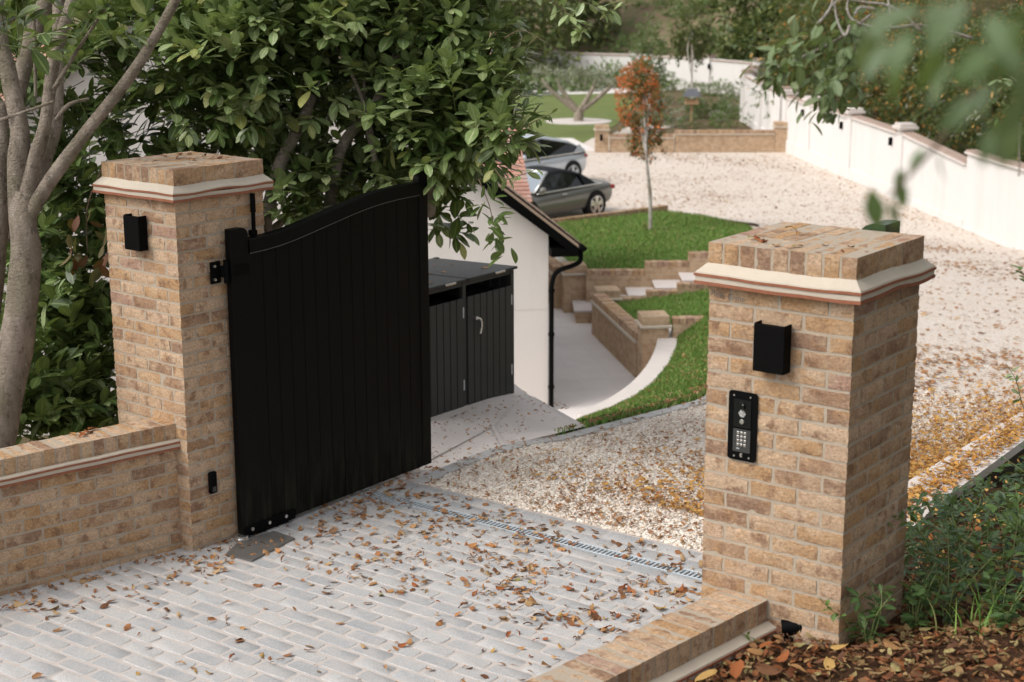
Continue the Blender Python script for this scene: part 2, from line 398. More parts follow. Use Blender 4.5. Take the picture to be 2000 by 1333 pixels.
        Q.append(P[-1]); RR.append(R[-1])
        vs = []; ref = None
        for i, p in enumerate(Q):
            d = (Q[min(i+1, len(Q)-1)]-Q[max(i-1, 0)]).normalized()
            if ref is None: ref = d.orthogonal().normalized()
            ref = (ref-d*ref.dot(d)).normalized(); q = d.cross(ref)
            for k in range(n):
                an = 2*math.pi*k/n; rr = RR[i]
                if jit: rr *= 1+jit*noise.noise(Vector((math.cos(an)*1.5, math.sin(an)*1.5, i*.25+seed*7.1)))
                vs.append(p+(ref*math.cos(an)+q*math.sin(an))*rr)
        m_ = len(Q)
        fs = [(i*n+k, i*n+(k+1) % n, (i+1)*n+(k+1) % n, (i+1)*n+k) for i in range(m_-1) for k in range(n)]
        if caps: fs += [tuple(range(n-1, -1, -1)), tuple((m_-1)*n+k for k in range(n))]
        return s.add(vs, fs)
    def prism(s, poly, z0, z1):
        """poly: list of (x, y), counter-clockwise"""
        n = len(poly)
        vs = [(x, y, z0) for x, y in poly]+[(x, y, z1) for x, y in poly]
        return s.add(vs, [tuple(range(n-1, -1, -1)), tuple(range(n, 2*n))]+[(i, (i+1) % n, n+(i+1) % n, n+i) for i in range(n)])
    def build(s, name, mats, parent=None, smooth=False, angle=None):
        me = bpy.data.meshes.new(name); me.from_pydata(s.v, [], s.f)
        if not isinstance(mats, (list, tuple)): mats = [mats]
        for m_ in mats: me.materials.append(m_)
        if len(mats) > 1: me.polygons.foreach_set('material_index', s.mi)
        if smooth: me.polygons.foreach_set('use_smooth', [True]*len(me.polygons))
        if angle: me.set_sharp_from_angle(angle=math.radians(angle))
        me.update()
        return link(bpy.data.objects.new(name, me), parent)

def np_mesh(name, V, F, mats, parent=None, uv=None, mi=None, smooth=True):
    """V (n,3), F (m,k) all faces with the same number of corners"""
    V = np.asarray(V, np.float32); F = np.asarray(F, np.int32); k = F.shape[1]
    me = bpy.data.meshes.new(name); me.vertices.add(len(V)); me.vertices.foreach_set('co', V.ravel())
    me.loops.add(F.size); me.loops.foreach_set('vertex_index', F.ravel())
    me.polygons.add(len(F)); me.polygons.foreach_set('loop_start', np.arange(0, F.size, k, dtype=np.int32))
    if uv is not None:
        ul = me.uv_layers.new(name='UVMap'); ul.data.foreach_set('uv', np.asarray(uv, np.float32)[F.ravel()].ravel())
    if not isinstance(mats, (list, tuple)): mats = [mats]
    for m_ in mats: me.materials.append(m_)
    if mi is not None: me.polygons.foreach_set('material_index', np.asarray(mi, np.int32))
    if smooth: me.polygons.foreach_set('use_smooth', np.ones(len(F), bool))
    me.update(calc_edges=True); me.validate()
    return link(bpy.data.objects.new(name, me), parent)

# ---- leaves
def leaf_template(rows=5, wid=.36, fold=.22, droop=.25, tipy=1.0, kind='laurel'):
    """quads; local x across, y along (0..1), z up; returns V, F(quads), UV"""
    V, UV = [], []
    for i in range(rows+1):
        t = i/rows
        if kind == 'laurel': wd = wid*math.sin(math.pi*min(1, (t*.96+.02)))**.75*(1.0-.18*t)
        elif kind == 'blunt': wd = wid*max(.03, math.sin(math.pi*min(1, t*.97+.015)**1.15))**.72
        elif kind == 'oval': wd = wid*math.sin(math.pi*(t*.94+.03))**.6
        else: wd = wid*math.sin(math.pi*(t*.94+.03))
        zc = -droop*t*t
        for sx in (-1, 0, 1):
            V.append((sx*wd/2*1.0, t*tipy, zc+abs(sx)*fold*wd/2)); UV.append((.5+.5*sx, t))
    F = []
    for i in range(rows):
        a = i*3; b = a+3
        F += [(a, a+1, b+1, b), (a+1, a+2, b+2, b+1)]
    return np.array(V, np.float32), np.array(F, np.int32), np.array(UV, np.float32)
def frames(dirs, ups, roll=None):
    """orthonormal frames: y=dirs, z~ups"""
    y = dirs/np.linalg.norm(dirs, axis=1, keepdims=True)
    x = np.cross(y, ups); nx = np.linalg.norm(x, axis=1, keepdims=True); nx[nx < 1e-5] = 1; x = x/nx
    z = np.cross(x, y)
    return np.stack([x, y, z], axis=2)     # columns
def scatter_mesh(name, tmpl, pos, R, size, mats, parent=None, mi=None, smooth=True):
    V0, F0, UV0 = tmpl
    n = len(pos); k = len(V0)
    sz = size.reshape(n, 1, -1) if size.ndim > 1 else size.reshape(n, 1, 1)
    V = np.einsum('nij,nkj->nki', R, V0[None]*sz)+pos[:, None, :]
    F = F0[None]+(np.arange(n)*k)[:, None, None]
    UV = np.tile(UV0, (n, 1))
    m_ = None if mi is None else np.repeat(mi, len(F0))
    return np_mesh(name, V.reshape(-1, 3), F.reshape(-1, F0.shape[1]), mats, parent, UV, m_, smooth)
def unit(rng, n):
    v = rng.normal(size=(n, 3)); return v/np.linalg.norm(v, axis=1, keepdims=True)
def shoots(rng, roots, dirs, nleaf=9, L=.22, leaf=.11, jit=.25, spread=1.0):
    """leafy shoots: returns leaf positions, dirs, ups, sizes"""
    n = len(roots); dirs = dirs/np.linalg.norm(dirs, axis=1, keepdims=True)
    up = np.tile(np.array([0, 0, 1.0]), (n, 1))
    side = np.cross(dirs, up); side /= (np.linalg.norm(side, axis=1, keepdims=True)+1e-6); nrm = np.cross(side, dirs)
    Pp, Dd, Uu, Ss = [], [], [], []
    for k in range(nleaf):
        t = (k+.5)/nleaf
        ang = k*2.4+rng.uniform(0, .8, n)
        rad = side*np.cos(ang)[:, None]+nrm*np.sin(ang)[:, None]*.75
        open_ = (1.12-.65*t)*spread
        d = dirs*math.cos(open_)+rad*math.sin(open_)+rng.normal(size=(n, 3))*jit*.5
        p = roots+dirs*(L*t)[..., None] if hasattr(L, '__len__') else roots+dirs*(L*t)
        Pp.append(p); Dd.append(d); Uu.append(nrm*.6+up*.9+rng.normal(size=(n, 3))*jit); Ss.append(leaf*(rng.uniform(.7, 1.15, n))*(.75+.35*math.sin(math.pi*min(1, t+.15))))
    return np.concatenate(Pp), np.concatenate(Dd), np.concatenate(Uu), np.concatenate(Ss)

# ================================================================= THE GATE PILLARS
H = .075
def rotz(a): return Matrix.Rotation(a, 4, 'Z')
X_, Y_, Z_ = Vector((1, 0, 0)), Vector((0, 1, 0)), Vector((0, 0, 1))
def pillar(loc, rz, zt, zb, seed, label):
    """origin at near right corner; extends -X by .665 and +Y by .665; zt = top of shaft, zb = lowest course"""
    W = .665
    root = empty('gate_pillar', loc, rz, label, 'gate pillar', 'brick gate pillars with pale caps')
    b = MB(); rng = random.Random(seed)
    nc = int(round((zt-zb)/H))
    for k in range(nc):
        z = zt-(k+.5)*H; hh = H-.0095
        jz = lambda: rng.uniform(-.0012, .0012)
        jn = lambda: rng.uniform(-.0016, .0016)
        st, d = .2155, .1035
        def put(x0, x1, y0, y1, lx):
            cx, cy = (x0+x1)/2+(0 if lx else jn()), (y0+y1)/2+(jn() if lx else 0)
            if lx: b.rbox((cx, cy, z+jz()), X_, Y_, Z_, (x1-x0, y1-y0, hh), rng.random()*90, 7, 3)
            else: b.rbox((cx, cy, z+jz()), Y_, X_*-1, Z_, (y1-y0, x1-x0, hh), rng.random()*90, 7, 3)
        if k % 2 == (seed % 2):
            for i in range(3):
                for y0 in (0, W-d): put(-W+i*.225, -W+i*.225+st, y0, y0+d, True)
            for i in range(2):
                for x0 in (-W, -d): put(x0, x0+d, .1115+i*.225, .1115+i*.225+st, False)
        else:
            for i in range(3):
                for x0 in (-W, -d): put(x0, x0+d, i*.225, i*.225+st, False)
            for i in range(2):
                for y0 in (0, W-d): put(-W+.1115+i*.225, -W+.1115+i*.225+st, y0, y0+d, True)
    sh = b.build('brick_shaft', M['brick'], root, smooth=True, angle=42)
    c = MB(); e = .0048; n = 26
    # mortar core as fine grid walls with uneven surface
    def wallgrid(p0, p1, nrm):
        p0, p1 = Vector(p0), Vector(p1); nx, nz = 40, nc*4
        vs = []
        for j in range(nz+1):
            for i in range(nx+1):
                p = p0.lerp(p1, i/nx); p.z = zb-.01+(zt-zb+.005)*j/nz
                p += nrm*noise.noise(p*31+Vector((seed, 0, 0)))*.0022; vs.append(p)
        c.add(vs, [(j*(nx+1)+i, j*(nx+1)+i+1, (j+1)*(nx+1)+i+1, (j+1)*(nx+1)+i) for j in range(nz) for i in range(nx)])
    wallgrid((-W+e, e, 0), (-e, e, 0), -Y_); wallgrid((-e, e, 0), (-e, W-e, 0), X_)
    wallgrid((-e, W-e, 0), (-W+e, W-e, 0), Y_); wallgrid((-W+e, W-e, 0), (-W+e, e, 0), -X_)
    c.build('mortar', M['mortar'], sh, smooth=True)
    crown_mould(root, [(-W, 0), (0, 0), (0, W), (-W, W)], zt, seed)
    # cap: bricks on edge
    b = MB(); z0 = zt+.078; hc = .102; o = .006
    for i in range(9):
        x0 = -W-o+i*(W+2*o+.006)/9; x1 = x0+(W+2*o+.006)/9-.006
        for j in range(3):
            y0 = -o+j*(W+2*o+.006)/3; y1 = y0+(W+2*o+.006)/3-.006
            b.rbox(((x0+x1)/2, (y0+y1)/2, z0+hc/2+rng.uniform(-.002, .002)), Y_, X_*-1, Z_, (y1-y0, x1-x0, hc), rng.random()*90, 7, 4, .0026, .0045)
    cp = b.build('cap', M['brick'], root, smooth=True, angle=42)
    c = MB(); c.box((-W-o+.0045, -o+.0045, zt+.02), (o-.0045, W+o-.0045, z0+hc-.0018)); c.build('cap_mortar', M['mortar'], cp)
    return root
def ring(mb, poly, prof, seed, wav=.004, closed=True, div=14):
    """sweep a profile (offset outward, z) round a polygon given counter-clockwise from outside; wavy"""
    n = len(poly); pts = []
    P2 = [Vector((x, y, 0)) for x, y in poly]
    rng_ = range(n if closed else n-1)
    def off(i, d):
        p = P2[i]
        def nn(a, b): e = (b-a).normalized(); return Vector((e.y, -e.x, 0))
        if closed or 0 < i < n-1:
            a, b = nn(P2[i-1], p), nn(p, P2[(i+1) % n]); m_ = (a+b); return p+m_*(d/ (1+a.dot(b)))
        if i == 0: return p+nn(P2[0], P2[1])*d
        return p+nn(P2[-2], P2[-1])*d
    vs = []; nr = 0
    for i in rng_:
        j = (i+1) % n
        for k in range(div+(1 if (not closed and i == n-2) else 0)):
            t = k/div; nr += 1
            for (d, z) in prof:
                q = off(i, d).lerp(off(j, d), t)
                wv = noise.noise(Vector((q.x*4.5+seed*3.3, q.y*4.5, seed)))*wav if wav else 0
                vs.append((q.x, q.y, z+wv))
    m_ = len(prof); fs = []
    for r in range(nr if closed else nr-1):
        a = r*m_; b = ((r+1) % nr)*m_
        for k in range(m_): 
            k2 = (k+1) % m_; fs.append((a+k, b+k, b+k2, a+k2))
    if not closed:
        fs.append(tuple(range(m_))); fs.append(tuple((nr-1)*m_+k for k in range(m_-1, -1, -1)))
    mb.add(vs, fs)
def crown_mould(root, poly, zt, seed, closed=True, o=.045, parent_name='moulding', wav=.011, top=.088):
    t1 = MB(); ring(t1, poly, [(-.03, zt-.001), (o, zt-.001), (o, zt+.012), (-.03, zt+.012)], seed, wav, closed)
    m0 = t1.build(parent_name, M['red_tile'], root)
    w_ = MB(); ring(w_, poly, [(-.03, zt+.0125), (o-.004, zt+.0125), (o-.003, zt+.034), (-.03, zt+.034)], seed, wav, closed)
    w_.build('mortar_band', M['mortar_white'], m0)
    t2 = MB(); ring(t2, poly, [(-.03, zt+.0345), (o+.002, zt+.0345), (o+.002, zt+.045), (-.03, zt+.045)], seed+.13, wav, closed)
    t2.build('upper_tile', M['red_tile'], m0)
    f = MB(); ring(f, poly, [(-.03, zt+.0455), (o-.002, zt+.0455), (o-.004, zt+.052), (.004, zt+top), (-.03, zt+top)], seed+.13, wav, closed)
    f.build('mortar_fillet', M['mortar_white'], m0)

PL = (-4.2996, .2731, 0.0); PLR = -.0539
pl = pillar(PL, PLR, 2.113, -.062, 4, 'tall buff brick gate pillar on the left, behind the open black gate, with a low wall joined to it')
pr = pillar((0, 0, 0), 0, 2.10, .0, 7, 'nearest buff brick gate pillar on the right with the entry keypad on its face')

# ================================================================= WING WALLS
def brick_run(mb, a, b, z_top, z_bot, depth, seed, face_only=True, off=0.0):
    """stretcher-bond wall from a to b (2-D), outward normal to the right of a->b"""
    rng = random.Random(seed); a, b = Vector((a[0], a[1], 0)), Vector((b[0], b[1], 0))
    L = (b-a).length; u = (b-a)/L; n = Vector((u.y, -u.x, 0)); k = 0; z = z_top
    while z > z_bot+.001:
        x = -(.1125 if k % 2 else 0)
        while x < L:
            l0, l1 = max(0, x), min(L, x+.2175)
            if l1-l0 > .03:
                c = a+u*((l0+l1)/2)-n*(depth/2)+n*rng.uniform(-.0016, .0016); c.z = z-.0375
                mb.rbox(c, u, n*-1, Z_, (l1-l0, depth, .0655), rng.random()*90, 6, 3)
            x += .225
        z -= H; k += 1
def rowlock_run(mb, a, b, z0, depth, seed, o=.0, h=.102):
    rng = random.Random(seed); a, b = Vector((a[0], a[1], 0)), Vector((b[0], b[1], 0))
    L = (b-a).length; u = (b-a)/L; n = Vector((u.y, -u.x, 0)); m_ = int(L/.0755)
    for i in range(m_):
        c = a+u*((i+.5)*L/m_)+n*(o-depth/2+rng.uniform(-.0018, .0018)); c.z = z0+h/2+rng.uniform(-.002, .002)
        mb.rbox(c, n, u, Z_, (depth, L/m_-.007, h), rng.random()*90, 6, 4, .0026, .0045)
def ext(a, b, d):
    a, b = Vector(a), Vector(b); return tuple(b+(b-a).normalized()*d)
# left garden wall: outward normal towards the drive (+X side): run from far to pillar reversed
LA, LB = (-4.402, .285), (-4.915, -2.10)
wl = empty('garden_wall', (LA[0], LA[1], 0), 0, 'low buff brick wall with upright brick coping running off from the left gate pillar', 'wall')
def loc2(p, o): return (p[0]-o[0], p[1]-o[1])
o_ = LA
a2, b2 = loc2(LB, o_), loc2(LA, o_)          # a->b with outward normal on the right = +X side
b = MB(); brick_run(b, a2, b2, .632, -.06, .1025, 21); bw = b.build('brick_face', M['brick'], wl, smooth=True, angle=42)
n_l = Vector((b2[1]-a2[1], -(b2[0]-a2[0]), 0)).normalized()
def wallcore(mb, a, b, n, d0, d1, z0, z1):
    pa, pb = Vector((a[0], a[1], 0)), Vector((b[0], b[1], 0))
    q = [pa-n*d0, pb-n*d0, pb-n*d1, pa-n*d1]
    mb.add([(p.x, p.y, z) for z in (z0, z1) for p in q], [(3, 2, 1, 0), (4, 5, 6, 7), (0, 1, 5, 4), (1, 2, 6, 5), (2, 3, 7, 6), (3, 0, 4, 7)])
c = MB(); wallcore(c, a2, b2, n_l, .0048, .2105, -1.2, .66); c.build('mortar', M['mortar'], bw)
crown_mould(wl, [a2, b2], .632, 3, closed=False, o=.038, wav=.004, top=.055)
b = MB(); rowlock_run(b, a2, b2, .679, .215, 22); cpw = b.build('coping', M['brick'], wl, smooth=True, angle=42)
c = MB(); wallcore(c, a2, b2, n_l, .005, .21, .64, .7785); c.build('coping_mortar', M['mortar'], cpw)
# right kerb wall (retains the leafy bank): outward visible side faces +X
RA, RB = (-.331, -.002), (-.56, -2.02)
wr = empty('kerb_wall', (RA[0], RA[1], 0), 0, 'low retaining wall topped with bricks on edge in the foreground, joined to the keypad pillar', 'wall')
a3, b3 = loc2(RB, RA), (0, 0)
n_r = Vector((b3[1]-a3[1], -(b3[0]-a3[0]), 0)).normalized()
b = MB(); rowlock_run(b, a3, b3, .655, .225, 31); cpw = b.build('coping', M['brick'], wr, smooth=True, angle=42)
c = MB(); wallcore(c, a3, b3, n_r, .005, .22, .60, .7545); c.build('coping_mortar', M['mortar'], cpw)
crown_mould(wr, [a3, b3], .592, 5, closed=False, o=.05, wav=.004, top=.068)
b = MB(); brick_run(b, a3, b3, .592, .2, .1025, 33); bw = b.build('brick_face', M['brick'], wr, smooth=True, angle=42)
c = MB(); wallcore(c, a3, b3, n_r, .0048, .215, -.05, .60); c.build('mortar', M['mortar'], bw)

# ================================================================= WALL LIGHTS, INTERCOM, SENSOR
def wall_light(loc, rz, w_, h, d, label):
    """black box light, open at top and bottom; local x right, y into wall, z up from bottom"""
    r = empty('wall_light', loc, rz, label, 'wall light', 'black up and down lights on the gate pillars')
    t = .006; b = MB()
    b.bbox((-w_/2, -d, 0), (w_/2, -d+t, h), .002); b.bbox((-w_/2, -d+t, 0), (-w_/2+t, 0, h+.004), .0015); b.bbox((w_/2-t, -d+t, 0), (w_/2, 0, h+.004), .0015)
    b.bbox((-w_/2+t, -.012, .01), (w_/2-t, 0, h-.01), .001)
    b.build('housing', M['black_metal'], r)
    c = MB(); c.cyl((0, -d*.5, .03), (0, -d*.5, h-.035), .028, 18); c.build('lamp_body', M['charcoal'], r, True, 30)
    return r
wall_light((-.340, -.004, 1.772), 0, .142, .200, .062, 'black box wall light on the keypad pillar, above the entry panel')
lp = Matrix.Translation(PL) @ rotz(PLR)
q = lp @ Vector((-.33, -.004, 1.803)); wall_light(q, PLR, .142, .200, .062, 'black box wall light on the front of the left gate pillar')

ic = empty('entry_panel', (-.480, -.003, 1.355), 0, 'black door entry panel with camera, button and silver keypad on the right pillar', 'intercom')
IW, IH = .136, .302
def rounded(w_, h, r, n=5):
    pts = []
    for cx, cz, a0 in ((w_/2-r, r, -90), (w_/2-r, h-r, 0), (-w_/2+r, h-r, 90), (-w_/2+r, r, 180)):
        for i in range(n+1):
            a = math.radians(a0+90*i/n); pts.append((cx+r*math.cos(a), cz+r*math.sin(a)))
    return pts
def plate(mb, pts, y0, y1):
    n = len(pts)
    vs = [(x, y0, z) for x, z in pts]+[(x, y1, z) for x, z in pts]
    mb.add(vs, [tuple(range(n)), tuple(range(2*n-1, n-1, -1))]+[((i+1) % n, i, n+i, n+(i+1) % n) for i in range(n)])
b = MB(); plate(b, rounded(IW, IH, .014), -.006, 0); fp = b.build('faceplate', M['black_metal'], ic)
b = MB(); plate(b, [(x, z+.146) for x, z in rounded(.082, .122, .004)], -.0095, -.0055); b.build('camera_module', M['glass_dark'], ic)
b = MB(); plate(b, [(x, z+.038) for x, z in rounded(.082, .100, .004)], -.0095, -.0055); b.build('keypad_module', M['charcoal'], ic)
b = MB(); b.cyl((0, -.018, .243), (0, -.009, .243), .013, 20, .017); cl = b.build('camera_lens', M['glass_dark'], ic, True, 30)
b = MB(); b.cyl((.006, -.0195, .249), (.006, -.0178, .249), .0034, 10); b.build('lens_glint', M['bright_steel'], cl)
b = MB()
for i in range(7):
    z = .1925+i*.0046; hw = .0175-abs(i-3)*.0026; b.bbox((-hw, -.0115, z), (hw, -.0094, z+.0024), .0006)
b.build('speaker_grille', M['bright_steel'], ic)
b = MB(); b.cyl((0, -.0135, .173), (0, -.0095, .173), .0105, 22); b.cyl((0, -.015, .173), (0, -.0135, .173), .0085, 22); b.build('call_button', M['bright_steel'], ic, True, 30)
for i in range(3):
    for j in range(4):
        b = MB(); b.bbox((-.0065, -.0125, -.0065), (.0065, -.0094, .0065), .0018)
        k_ = b.build('key', M['bright_steel'], ic); k_.location = ((i-1)*.0165, 0, .122-j*.0175)
b = MB(); b.bbox((-.024, -.0098, .050), (-.008, -.0093, .0525), .0002); b.bbox((-.024, -.0098, .0545), (-.010, -.0093, .0562), .0002); b.build('printed_marking', M['steel'], ic)
for sx, z in ((-.042, .283), (.036, .283), (-.034, .017), (.036, .017)):
    b = MB(); b.cyl((sx, -.0085, z), (sx, -.0058, z), .0042, 12); b.build('screw', M['bright_steel'], ic)
b = MB()
arc = [(.008*math.cos(math.radians(a)), .0095*math.sin(math.radians(a))) for a in range(90, 271, 20)]+[(.006, -.006), (.001, 0), (.006, .007)]
plate(b, [(x-.001, z+.0235) for x, z in arc][::-1], -.0068, -.0058); b.build('emblem', M['bright_steel'], ic)

sn = empty('gate_sensor', lp @ Vector((0.0, .135, .33)), PLR, 'small black photocell low on the inner side of the left pillar', 'sensor')
b = MB(); b.bbox((.002, 0, 0), (.032, .055, .135), .008); b.build('sensor_case', M['black_metal'], sn, True, 40)
b = MB(); b.bbox((.030, .012, .012), (.0335, .043, .045), .002); b.build('sensor_window', M['glass_dark'], sn)
ant = empty('gate_antenna', lp @ Vector((.028, .555, 1.40)), 0, 'thin black rod aerial standing against the left pillar behind the gate', 'antenna')
b = MB(); b.cyl((0, 0, 0), (0, 0, .60), .0125, 12); b.build('rod', M['black_metal'], ant, True, 30)
b = MB(); b.cyl((0, 0, .59), (0, 0, .70), .017, 12, .015); b.build('rod_cap', M['black_metal'], ant, True, 30)
for z_ in (.12, .45): b = MB(); b.bbox((-.03, -.02, z_), (.012, .02, z_+.03), .003); b.build('bracket', M['black_metal'], ant)

# handwriting on the top brick of the right pillar
tx = bpy.data.curves.new('handwriting', 'FONT'); tx.body = 'Pale  Crms'; tx.size = .036; tx.shear = .25; tx.extrude = .0002
to = bpy.data.objects.new('handwriting', tx); col.objects.link(to)
dg = bpy.context.evaluated_depsgraph_get(); tm = bpy.data.meshes.new_from_object(to.evaluated_get(dg)); bpy.data.objects.remove(to)
M['pencil'] = simple('wax_crayon', (.16, .14, .125), .9, 0, .2, .4, 60, 0)
tm.materials.clear(); tm.materials.append(M['pencil'])
to = bpy.data.objects.new('handwriting', tm); link(to, pr); to.location = (-.652, -.0085, 2.052); to.rotation_euler = (math.radians(90), math.radians(4), 0)

# ================================================================= THE GATE
gy = .60            # hinge-side edge
gate = empty('driveway_gate', (-4.2, gy, 0), 0, 'tall black boarded gate leaf with a curved top rail, standing open', 'gate')
TOP = [(0.142, 1.842), (0.252, 1.845), (0.385, 1.853), (0.522, 1.87), (0.651, 1.892), (0.772, 1.913), (0.906, 1.937), (1.053, 1.963), (1.203, 1.985), (1.358, 2.0), (1.516, 2.008), (1.70, 2.011)]
def topz(y):
    for (a, za), (b_, zb_) in zip(TOP, TOP[1:]):
        if y <= b_: t = max(0, (y-a)/(b_-a)); return za+(zb_-za)*t
    return TOP[-1][1]
TH = .055; GL = 1.80
def post_mesh(y0, y1, ztop, flip, zb=.03):
    """stile with a rounded shoulder"""
    b = MB(); pr_ = []
    r = .05 if not flip else .062
    if not flip: pr_ = [(y0, zb), (y1, zb), (y1, ztop-r)]+[(y1-r*(1-math.cos(math.radians(a))), ztop-r+r*math.sin(math.radians(a))) for a in range(15, 91, 15)]+[(y0, ztop)]
    else: pr_ = [(y0, zb), (y1, zb), (y1, ztop)]+[(y0+r*(1-math.cos(math.radians(a))), ztop-r+r*math.sin(math.radians(a))) for a in range(90, 14, -15)]+[(y0, ztop-r)]
    n = len(pr_); x0, x1 = -TH, 0.0; e = .004
    vs = [(x1, y, z) for y, z in pr_]+[(x0, y, z) for y, z in pr_]
    b.add(vs, [tuple(range(n)), tuple(range(2*n-1, n-1, -1))]+[((i+1) % n, i, n+i, n+(i+1) % n) for i in range(n)])
    return b
st1 = post_mesh(0, .14, 1.915, False).build('hinge_stile', M['gate'], gate)
st2 = post_mesh(GL-.092, GL, 2.078, True).build('closing_stile', M['gate'], gate)
for s_ in (st1, st2):
    bm_ = s_.modifiers.new('bevel', 'BEVEL'); bm_.width = .005; bm_.segments = 2; bm_.limit_method = 'ANGLE'
# top rail: curved beam
ys = np.linspace(.14, GL-.092, 28); b = MB(); vs = []
RW = .085
for y in ys:
    z = topz(y); vs += [(0.006, y, z-.008), (0.0, y, z), (-TH-.002, y, z), (-TH-.002, y, z-RW), (0.006, y, z-RW)]
fs = []
for i in range(len(ys)-1):
    a, c_ = i*5, (i+1)*5
    for k in range(5): fs.append((a+(k+1) % 5, a+k, c_+k, c_+(k+1) % 5))
b.add(vs, fs); b.build('top_rail', M['gate'], gate)
b = MB(); b.bbox((-TH-.03, .14, .03), (-.046, GL-.092, .16), .004); b.build('bottom_rail', M['gate'], gate)
# vertical boards with V-joints
b = MB(); nb = 14; x0 = .14; wdt = (GL-.092-.14)/nb
for i in range(nb):
    y0, y1 = x0+i*wdt+.0005, x0+(i+1)*wdt-.0005; za, zb2 = topz(y0)-RW-.002, topz(y1)-RW-.002; c_ = .005
    xf = -.006+random.Random(i).uniform(-.0008, .0008)
    c_ = .0035; prof = [(y0, xf-.005), (y0+c_, xf), (y1-c_, xf), (y1, xf-.006), (y1, -.045), (y0, -.045)]
    def zt_(y): return za+(zb2-za)*(y-y0)/(y1-y0)
    vs = [(x, y, .0285) for y, x in prof]+[(x, y, zt_(y)) for y, x in prof]
    b.add(vs, [(0, 1, 7, 6)[::-1], (1, 2, 8, 7)[::-1], (2, 3, 9, 8)[::-1], (3, 4, 10, 9)[::-1], (4, 5, 11, 10)[::-1], (5, 0, 6, 11)[::-1], (6, 7, 8, 9, 10, 11)[::-1], tuple(range(6))])
bd = b.build('boards', M['gate'], gate)
b = MB(); b.box((-.040, .14, .05), (-.015, GL-.092, 1.70)); b.build('backing', M['gate'], bd)
# highlight under the rail, painted as a thin pale strip
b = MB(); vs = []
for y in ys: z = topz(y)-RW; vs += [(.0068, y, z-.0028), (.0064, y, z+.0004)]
b.add(vs, [(2*i, 2*i+2, 2*i+3, 2*i+1) for i in range(len(ys)-1)]); b.build('rail_highlight', simple('highlight_line', (.11, .105, .095), .9), gate)
# hinge
h_ = MB(); h_.bbox((-.075, -.11, 1.60), (-.062, -.035, 1.73), .002); h_.bbox((-.064, -.045, 1.635), (-.03, .05, 1.70), .004); h_.bbox((-.006, .005, 1.64), (.010, .135, 1.695), .003)
h_.cyl((-.030, -.02, 1.60), (-.030, -.02, 1.735), .016, 14)
hg = h_.build('hinge', M['black_metal'], gate)
for z in (1.625, 1.705):
    b = MB(); b.cyl((-.0625, -.085, z), (-.052, -.085, z), .009, 6); b.build('bolt', M['bright_steel'], hg)
# foot strap and pivot
b = MB(); b.bbox((-.002, -.004, .028), (.012, .44, .078), .003); b.bbox((-TH-.004, .05, .016), (.010, .44, .028), .002); stp = b.build('foot_strap', M['black_metal'], gate)
for y in (.06, .205, .35):
    b = MB(); b.cyl((.012, y, .055), (.019, y, .055), .0115, 16); b.build('bolt', M['bright_steel'], stp, True, 30)
b = MB(); b.cyl((-.018, -.002, -.01), (-.018, -.002, .012), .052, 24); b.cyl((-.018, -.002, .012), (-.018, -.002, .0275), .04, 24); b.build('pivot', M['bright_steel'], gate, True, 30)
b = MB(); b.bbox((-.04, .10, -.012), (-.01, .40, .016), .004); b.build('drive_arm', M['black_metal'], gate)
# floor box
fb = MB(); fb.prism([(-4.092, 0.342, -0.000)[:2], (-3.891, 0.365, 0.000)[:2], (-3.954, 0.788, 0.000)[:2], (-4.149, 0.803, 0.000)[:2], (-4.180, 0.534, 0.000)[:2]], .001, .011)
tag(fb.build('floor_box', simple('worn_steel_plate', (.16, .15, .14), .45, .3, .5, .35, 8, .002)), 'dark steel motor cover plate let into the paving under the gate hinge', 'floor plate')

# ================================================================= PAVING
def inpoly(x, y, poly):
    c_ = False; n = len(poly); j = n-1
    for i in range(n):
        if ((poly[i][1] > y) != (poly[j][1] > y)) and (x < (poly[j][0]-poly[i][0])*(y-poly[i][1])/(poly[j][1]-poly[i][1])+poly[i][0]): c_ = not c_
        j = i
    return c_
rng = random.Random(5)
b = MB()
def sett(x0, x1, y0, y1):
    z0, z1 = -.03, .0+rng.uniform(-.0012, .0015); cx, cy = (x0+x1)/2, (y0+y1)/2
    tl = [rng.uniform(-.0012, .0012) for _ in range(4)]
    c_ = .012; ring0 = []; ring1 = []; ring2 = []
    for (sx, sy), t in zip(((-1, -1), (1, -1), (1, 1), (-1, 1)), tl):
        hx, hy = (x1-x0)/2, (y1-y0)/2
        jx, jy = rng.uniform(-.004, .004), rng.uniform(-.004, .004)
        for (ax, ay) in (((0, 1), (1, 0)) if sx*sy > 0 else ((1, 0), (0, 1))):
            bx, by = cx+sx*(hx-ax*c_*1.0)+jx, cy+sy*(hy-ay*c_*1.0)+jy
            ring0.append((bx, by, z0)); ring1.append((bx, by, z1+t-.0045)); ring2.append((cx+(bx-cx)*.955, cy+(by-cy)*.90, z1+t))
    n = 8; vs = ring0+ring1+ring2
    fs = [(i, (i+1) % n, n+(i+1) % n, n+i) for i in range(n)]+[(n+i, n+(i+1) % n, 2*n+(i+1) % n, 2*n+i) for i in range(n)]+[tuple(range(2*n, 3*n))]
    b.add(vs, fs)
for r in range(40):
    y0 = 1.675-(r+1)*.1115
    off = (r % 2)*.12+rng.uniform(-.012, .012); x = -5.0+off
    while x < -.3:
        l = .24+rng.uniform(-.012, .012)
        xl = -4.40+.216*(y0-.26) if y0 < .26 else -4.36
        if y0 > .26 and y0 < .95: xl = -4.30
        if x+l > xl and x < -.52: sett(x+.0095, x+l-.0095, y0+.0075, y0+.1115-.008)
        x += l
for r in range(2):
    y0 = 1.785+r*.14; x = -4.3+(r*.17)
    while x < -.6: sett(x+.006, x+.33-.006, y0+.006, y0+.134); x += .33
